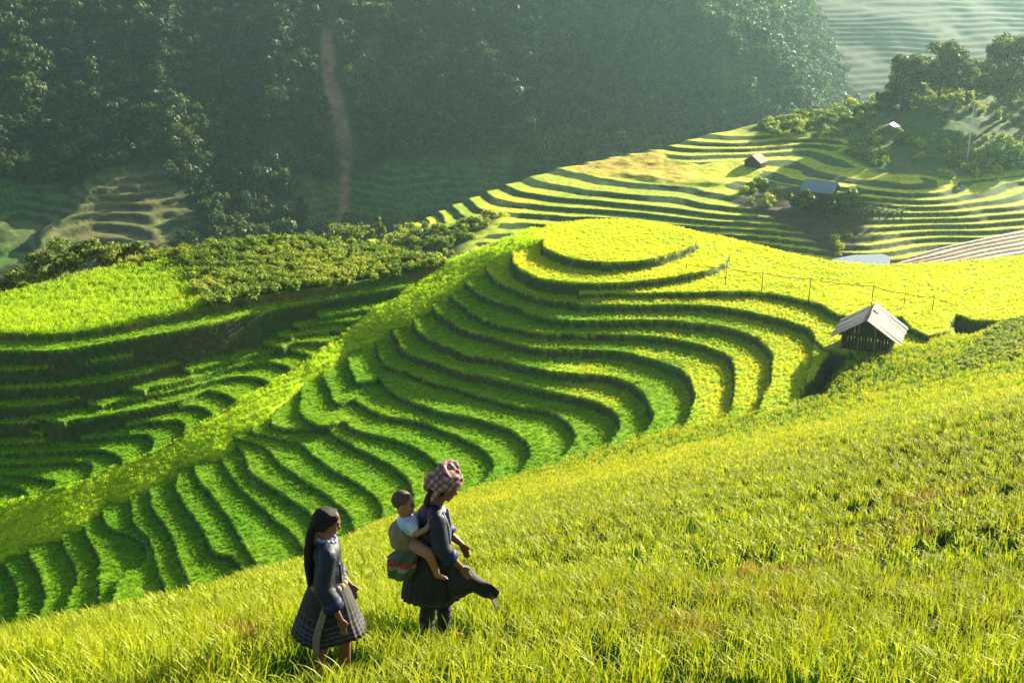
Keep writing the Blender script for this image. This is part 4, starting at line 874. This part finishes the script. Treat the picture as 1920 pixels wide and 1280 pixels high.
def pxy(u, v, y): p = at_y(u, v, y); return p[0], p[1]
# --- the girl
gx, gy_ = pxy(624, 1262, 7.45); gz = near_z(gx, gy_)
girl = empty('person', (gx, gy_, gz), R(14)); tag(girl, 'girl with a long dark ponytail in a dark jacket and banded pleated skirt', 'person')
bm = bmesh.new()
for y, k in ((-.075, ((-.02, .70), (-.045, .42), (-.16, .08))), (.075, ((.02, .70), (.10, .43), (.10, .03)))):
    (x0, z0), (x1, z1), (x2, z2) = k
    limb(bm, [(x0, y, z0, .078), (x1, y, z1, .052), (lerp(x1, x2, .3), y, lerp(z1, z2, .3), .050), (x2, y, z2, .032)])
    fz = .0 if y > 0 else .035; limb(bm, [(x2 - .03, y, z2 - .02, .032), (x2 + .05, y, fz + .02, .03), (x2 + .13, y, fz + .005, .022)])
    for t in range(5): limb(bm, [(x2 + .125, y - .024 + t * .012, fz + .004, .012), (x2 + .15 - .004 * t, y - .026 + t * .013, fz, .008)])
ball(bm, (0, 0, .74), (.10, .125, .12), 3); ball(bm, (.0, 0, .92), (.085, .115, .16), 3); ball(bm, (-.005, 0, 1.05), (.088, .135, .10), 3)
limb(bm, [(-.005, -.12, 1.10, .05), (-.005, .12, 1.10, .05)])
rw, lw = (.055, -.205, .635), (.17, .19, .66)
limb(bm, [(-.005, -.135, 1.09, .048), (-.05, -.185, .885, .036), (.03, -.20, .70, .026), (*rw, .021)])
limb(bm, [(-.005, .135, 1.09, .048), (.0, .19, .885, .036), (.12, .19, .72, .026), (*lw, .021)])
hand(bm, rw, (.12, -.02, -1), (1, 0, 0), s=.86); hand(bm, lw, (.3, 0, -1), (1, -.2, 0), s=.86)
Pg = head(bm, (.02, 0, 1.272), .92, pitch=.42, neck=(-.01, 0, 1.11))
body = fuse('body', bm, M_skin, girl, .0065, 3)
face_bits(Pg, .92, girl)
bm = bmesh.new()                                        # hair: cap with a fringe line and a long ponytail down the back
ball(bm, Pg(-.022, 0, .028), (.090, .077, .080), 3, Euler((0, .42, 0))); ball(bm, Pg(-.05, 0, -.015), (.062, .066, .07), 3)
for y in (-1, 1): limb(bm, [(*Pg(.035, y * .055, .075), .022), (*Pg(-.0, y * .074, .03), .022), (*Pg(-.03, y * .07, -.04), .02)])
limb(bm, [(*Pg(-.085, 0, -.03), .028), (-.10, -.03, 1.20, .030), (-.118, -.045, 1.08, .036), (-.125, -.05, .96, .030), (-.125, -.05, .86, .018), (-.122, -.05, .80, .008)])
for k in range(7): a = k * .9; limb(bm, [(-.108 + .02 * math.cos(a), -.04 + .022 * math.sin(a), 1.14, .011), (-.12 + .027 * math.cos(a), -.045 + .027 * math.sin(a), .99, .012), (-.122 + .016 * math.cos(a), -.05 + .016 * math.sin(a), .86 - .03 * (k % 3), .006)])
fuse('hair', bm, M_hair, girl, .008, 2)
bm = bmesh.new()                                        # jacket: torso, wide sleeves to below the elbow
ball(bm, (-.003, 0, 1.05), (.108, .155, .115), 3); ball(bm, (0, 0, .92), (.105, .138, .16), 3); ball(bm, (0, 0, .83), (.115, .145, .08), 3); limb(bm, [(-.005, -.125, 1.095, .066), (-.005, .125, 1.095, .066)])
limb(bm, [(-.005, -.14, 1.09, .068), (-.05, -.19, .885, .064), (-.005, -.20, .79, .066)]); limb(bm, [(-.005, .14, 1.09, .066), (.0, .195, .885, .062), (.065, .195, .79, .062)])
for k in range(9): a = k * .7; limb(bm, [(.108 * math.cos(a), .14 * math.sin(a), .80, .014), (.100 * math.cos(a + .1), .135 * math.sin(a + .1), .98, .010)])
jk = fuse('jacket', bm, M_jack, girl, .008, 3)
for (c, r0_) in (((.005, -.202, .762), .069), ((.085, .197, .762), .064)):
    bm = bmesh.new(); tube(bm, (c[0] - .012, c[1], c[2] + .035), (c[0] + .01, c[1], c[2] - .03), r0_, r0_ + .006, 20); bobj('cuff', bm, M_cuff, jk, True)
bm = bmesh.new()
for k in range(14):
    a0, a1 = 2 * math.pi * k / 14, 2 * math.pi * (k + 1) / 14; limb(bm, [(.006 + .068 * math.cos(a0), .072 * math.sin(a0), 1.155 - .02 * math.cos(a0), .014), (.006 + .068 * math.cos(a1), .072 * math.sin(a1), 1.155 - .02 * math.cos(a1), .014)])
bobj('collar', bm, M_trim, jk, True)
cloth_tube('skirt', [(0, 0, .85, .115, .145, .0), (0, 0, .80, .125, .155, .03), (-.005, 0, .70, .165, .185, .06), (-.01, 0, .57, .205, .22, .09), (-.01, 0, .455, .245, .25, .12)], M_skirtG, girl, n=120, nw=30, seed=4)
bm = bmesh.new()
for k in range(20): a0, a1 = 2 * math.pi * k / 20, 2 * math.pi * (k + 1) / 20; limb(bm, [(.122 * math.cos(a0), .152 * math.sin(a0), .825, .02), (.122 * math.cos(a1), .152 * math.sin(a1), .825, .02)])
sash = bobj('sash', bm, M_sash, girl, True)
V = []; F = []
for k in range(13):
    t = k / 12; w_ = .012 + .014 * math.sin(t * 2.6); x = -.035 - .10 * t + .012 * math.sin(t * 7); y = -.165 - .13 * t; z = .82 - .40 * t
    for dx, dy in ((-w_, 0), (w_, 0), (w_, .008), (-w_, .008)): V.append((x + dx, y + dy - .008, z))
for k in range(12):
    for j in range(4): F.append((k * 4 + j, k * 4 + (j + 1) % 4, k * 4 + 4 + (j + 1) % 4, k * 4 + 4 + j))
F += [(3, 2, 1, 0), (48, 49, 50, 51)]; mesh_obj('sash_end', V, F, M_sash, sash, True)

# --- the woman carrying the baby
wx, wy = pxy(810, 1132, 9.2); wz = near_z(wx, wy)
wom = empty('person', (wx, wy, wz), R(8)); tag(wom, 'woman in a checked headscarf and black skirt carrying a baby on her back', 'person')
bm = bmesh.new()
for y, k in ((-.08, ((-.02, .78), (-.03, .45), (-.075, .06))), (.08, ((.02, .78), (.11, .48), (.10, .05)))):
    (x0, z0), (x1, z1), (x2, z2) = k
    limb(bm, [(x0, y, z0, .09), (x1, y, z1, .06), (lerp(x1, x2, .3), y, lerp(z1, z2, .3), .058), (x2, y, z2, .038)])
    limb(bm, [(x2 - .03, y, z2 - .02, .036), (x2 + .06, y, .03, .034), (x2 + .14, y, .012, .026)])
ball(bm, (0, 0, .84), (.12, .15, .13), 3); ball(bm, (.02, 0, 1.02), (.105, .14, .17), 3); ball(bm, (.035, 0, 1.18), (.105, .155, .11), 3); limb(bm, [(.04, -.14, 1.235, .055), (.04, .14, 1.235, .055)])
rw, lw = (.225, -.165, .80), (.26, .15, .83)
limb(bm, [(.04, -.155, 1.225, .054), (.06, -.215, 1.01, .041), (.17, -.185, .87, .032), (*rw, .024)]); limb(bm, [(.04, .155, 1.225, .054), (.07, .21, 1.01, .041), (.20, .17, .88, .032), (*lw, .024)])
hand(bm, rw, (.55, .05, -1), (1, .4, .3), s=.95); hand(bm, lw, (.5, -.1, -1), (1, -.4, .3), s=.95)
Pw = head(bm, (.135, 0, 1.425), .98, pitch=.50, neck=(.045, 0, 1.25))
fuse('body', bm, M_skin, wom, .007, 3); face_bits(Pw, .98, wom)
bm = bmesh.new()                                        # black hair at the nape
ball(bm, Pw(-.05, 0, -.03), (.075, .075, .075), 3); limb(bm, [(*Pw(-.07, 0, -.03), .05), (-.005, 0, 1.30, .045)]); fuse('hair', bm, M_hair, wom, .01, 2)
bm = bmesh.new(); random.seed(5)                        # thick wound headscarf
ball(bm, Pw(-.035, 0, .055), (.128, .112, .105), 3, Euler((0, .35, 0)))
for k in range(5):
    z0 = -.01 + .03 * k; rr_ = .105 - .010 * k; pts = []
    for j in range(19): a = j / 18 * 6.283; pts.append((*Pw(-.03 + (rr_ + .012) * math.cos(a), rr_ * math.sin(a), z0 + .035 + .035 * math.cos(a + k * 1.1) + .01 * math.sin(3 * a + k)), .024 + .006 * math.sin(2 * a + k)))
    limb(bm, pts)
limb(bm, [(*Pw(-.12, 0, .07), .05), (*Pw(-.15, .01, .0), .045), (*Pw(-.135, .01, -.08), .03)]); limb(bm, [(*Pw(-.06, -.09, .03), .03), (*Pw(-.08, -.10, -.07), .026), (*Pw(-.07, -.09, -.14), .014)]); limb(bm, [(*Pw(.02, 0, .15), .03), (*Pw(.06, -.02, .12), .028), (*Pw(-.05, .02, .165), .03)])
fuse('headscarf', bm, M_scarf, wom, .008, 2)
bm = bmesh.new()
ball(bm, (.03, 0, 1.17), (.125, .175, .125), 3); ball(bm, (.015, 0, 1.02), (.122, .16, .17), 3); ball(bm, (.0, 0, .93), (.13, .165, .09), 3); limb(bm, [(.04, -.145, 1.23, .072), (.04, .145, 1.23, .072)])
limb(bm, [(.04, -.16, 1.22, .075), (.065, -.22, 1.01, .072), (.115, -.205, .935, .070)]); limb(bm, [(.04, .16, 1.22, .072), (.075, .215, 1.01, .068), (.14, .195, .94, .066)])
for k in range(10): a = k * .63; limb(bm, [(.01 + .125 * math.cos(a), .165 * math.sin(a), .90, .015), (.02 + .115 * math.cos(a + .15), .155 * math.sin(a + .15), 1.10, .010)])
jk = fuse('jacket', bm, M_jack, wom, .009, 3)
for (a, b, r0_) in (((.10, -.21, .95), (.145, -.197, .90), .074), ((.13, .20, .955), (.175, .185, .905), .069)):
    bm = bmesh.new(); tube(bm, a, b, r0_, r0_ + .005, 20); bobj('cuff', bm, M_cuff, jk, True)
bm = bmesh.new(); limb(bm, [(.135, -.07, 1.26, .012), (.155, -.06, 1.12, .012), (.15, -.05, .96, .012)]); limb(bm, [(.09, -.15, 1.27, .016), (.13, -.16, 1.15, .016), (.14, -.14, 1.0, .014)]); bobj('strap', bm, M_trim, jk, True)
for y, ax, az_, bx, bz in ((-.08, -.028, .44, -.075, .07), (.08, .108, .47, .10, .06)):
    bm = bmesh.new(); limb(bm, [(ax, y, az_, .068), (lerp(ax, bx, .35), y, lerp(az_, bz, .35), .064), (bx, y, bz, .046)])
    for k in range(7): t = k / 7; tube(bm, (lerp(ax, bx, t), y, lerp(az_, bz, t)), (lerp(ax, bx, t + .05), y, lerp(az_, bz, t + .05)), .069 - .018 * t, .072 - .018 * t, 16)
    bobj('leg_wrap', bm, M_leg, wom, True)
cloth_tube('skirt', [(0, 0, .99, .13, .165, 0), (0, 0, .92, .145, .178, .03), (.0, 0, .78, .19, .21, .05), (.01, 0, .64, .225, .235, .09), (.015, 0, .50, .255, .25, .13)], M_skirtM, wom, n=120, nw=26, seed=9)
V = []; F = []; H = []; nu, nv = 15, 9                   # apron cloth blown forward off the hip
for lay in (0, 1):
    for i in range(nu):
        t = i / (nu - 1)
        for j in range(nv):
            q = j / (nv - 1); top = Vector((.04 + .50 * t, -.17 + .10 * t, .97 - .40 * t - .05 * t * t)); low = Vector((.14 + .37 * t, -.22 + .09 * t, .52 - .04 * t + .06 * math.sin(t * 3.1) - .03 * t))
            if t > .85: low.z -= .10 * (t - .85) * 6
            p = top.lerp(low, q) + Vector((0, .03 * math.sin(q * 6 + t * 5) - lay * .008, .012 * math.sin(t * 16))); V.append(p); H.append(1 - q)
for i in range(nu - 1):
    for j in range(nv - 1):
        a = i * nv + j; F.append((a, a + nv, a + nv + 1, a + 1)); o = nu * nv; F.append((o + a + 1, o + a + nv + 1, o + a + nv, o + a))
o = nu * nv
for i in range(nu - 1): F.append((i * nv, o + i * nv, o + (i + 1) * nv, (i + 1) * nv)); F.append((i * nv + nv - 1, (i + 1) * nv + nv - 1, o + (i + 1) * nv + nv - 1, o + i * nv + nv - 1))
for j in range(nv - 1): F.append((j, j + 1, o + j + 1, o + j)); b_ = (nu - 1) * nv; F.append((b_ + j + 1, b_ + j, o + b_ + j, o + b_ + j + 1))
mesh_obj('apron', V, F, M_skirtM, wom, True, {'h': H})
M_bund = banded('red_green_bundle', dk, [(0, (.40, .07, .04)), (.10, (.10, .02, .02)), (.2, (.06, .13, .05)), (.42, (.28, .24, .20)), (.5, (.30, .04, .03)), (.62, (.05, .10, .05)), (.85, (.22, .04, .04))])
V = []; F = []; H = []; n = 28; rg = [(-.12, -.09, 1.00, .05, .06), (-.16, -.10, .95, .08, .09), (-.205, -.10, .88, .10, .10), (-.24, -.10, .80, .105, .10), (-.25, -.10, .725, .085, .085), (-.24, -.10, .69, .03, .03)]
for i, (cx, cy, z, rx, ry) in enumerate(rg):
    for j in range(n): a = 6.283 * j / n; q = 1 + .20 * math.sin(5 * a + i) + .10 * math.sin(9 * a + 2 * i); V.append((cx + rx * q * math.cos(a) - (.05 if (i == 2 and 2.6 < a < 3.6) else 0), cy + ry * q * math.sin(a), z)); H.append(1 - i / 5)
for i in range(5):
    for j in range(n): k = (j + 1) % n; F.append((i * n + j, (i + 1) * n + j, (i + 1) * n + k, i * n + k))
F += [tuple(range(n)), tuple(range(5 * n, 6 * n))[::-1]]; mesh_obj('sling_bundle', V, F, M_bund, wom, True, {'h': H})

wom.scale = (1.05,) * 3
# --- the baby on her back
baby = empty('person', (wx + .035, wy, wz + .13), R(8)); baby.scale = (1.05,) * 3; tag(baby, 'baby in a blue and white shirt riding on the back of the woman', 'person')
bm = bmesh.new(); B0 = Vector((-.215, -.05, 0))
ball(bm, B0 + Vector((0, 0, .90)), (.085, .095, .085), 3); ball(bm, B0 + Vector((.0, 0, 1.0)), (.075, .085, .11), 3); limb(bm, [(*(B0 + Vector((0, -.06, 1.07))), .04), (*(B0 + Vector((0, .06, 1.07))), .04)])
rw = (-.05, -.185, 1.085); limb(bm, [(*(B0 + Vector((.0, -.075, 1.07))), .034), (-.15, -.165, 1.0, .028), (-.08, -.19, 1.045, .022), (*rw, .017)]); hand(bm, rw, (.5, .15, 1), (-1, 0, .3), s=.58)
limb(bm, [(*(B0 + Vector((0, .075, 1.07))), .034), (-.13, .07, 1.03, .027), (-.09, .09, 1.08, .02)])
for y, fx in ((-.215, 0), (.14, .02)):
    limb(bm, [(-.20, y * .4, .88, .062), (-.06, y, .845, .046), (-.035, y, .77, .036), (-.005, y * .96, .665, .027), (.0, y * .96, .645, .026), (.065, y * .96, .615, .017)])
    for t in range(5): limb(bm, [(.06, y * .96 - .016 + .008 * t, .617, .008), (.082 - .003 * t, y * .96 - .018 + .009 * t, .613, .0055)])
Pb = head(bm, (-.235, -.06, 1.215), .84, pitch=.12, yaw=-.25, neck=(-.215, -.05, 1.08)); fuse('body', bm, M_skinb, baby, .0065, 3); face_bits(Pb, .84, baby)
bm = bmesh.new(); ball(bm, Pb(-.028, 0, .034), (.083, .070, .078), 3, Euler((0, -.25, -.25))); fuse('hair', bm, M_hairb, baby, .008, 2)
bm = bmesh.new(); ball(bm, B0 + Vector((.0, 0, 1.01)), (.093, .103, .112), 3); limb(bm, [(*(B0 + Vector((0, -.075, 1.075))), .05), (-.175, -.14, 1.03, .046)]); limb(bm, [(*(B0 + Vector((0, .075, 1.075))), .05), (-.15, .06, 1.03, .044)])
M_shirt = plain('blue_white_shirt', (.10, .28, .62), (.75, .78, .82), 9, .7, bump=.2); fuse('shirt', bm, M_shirt, baby, .008, 2)
bm = bmesh.new(); ball(bm, B0 + Vector((-.012, -.002, .945)), (.108, .118, .115), 3); ball(bm, B0 + Vector((.0, 0, .875)), (.11, .115, .085), 3); bmesh.ops.translate(bm, vec=(0, 0, .13), verts=bm.verts[:]); fuse('carrier', bm, M_sash, wom, .009, 2)
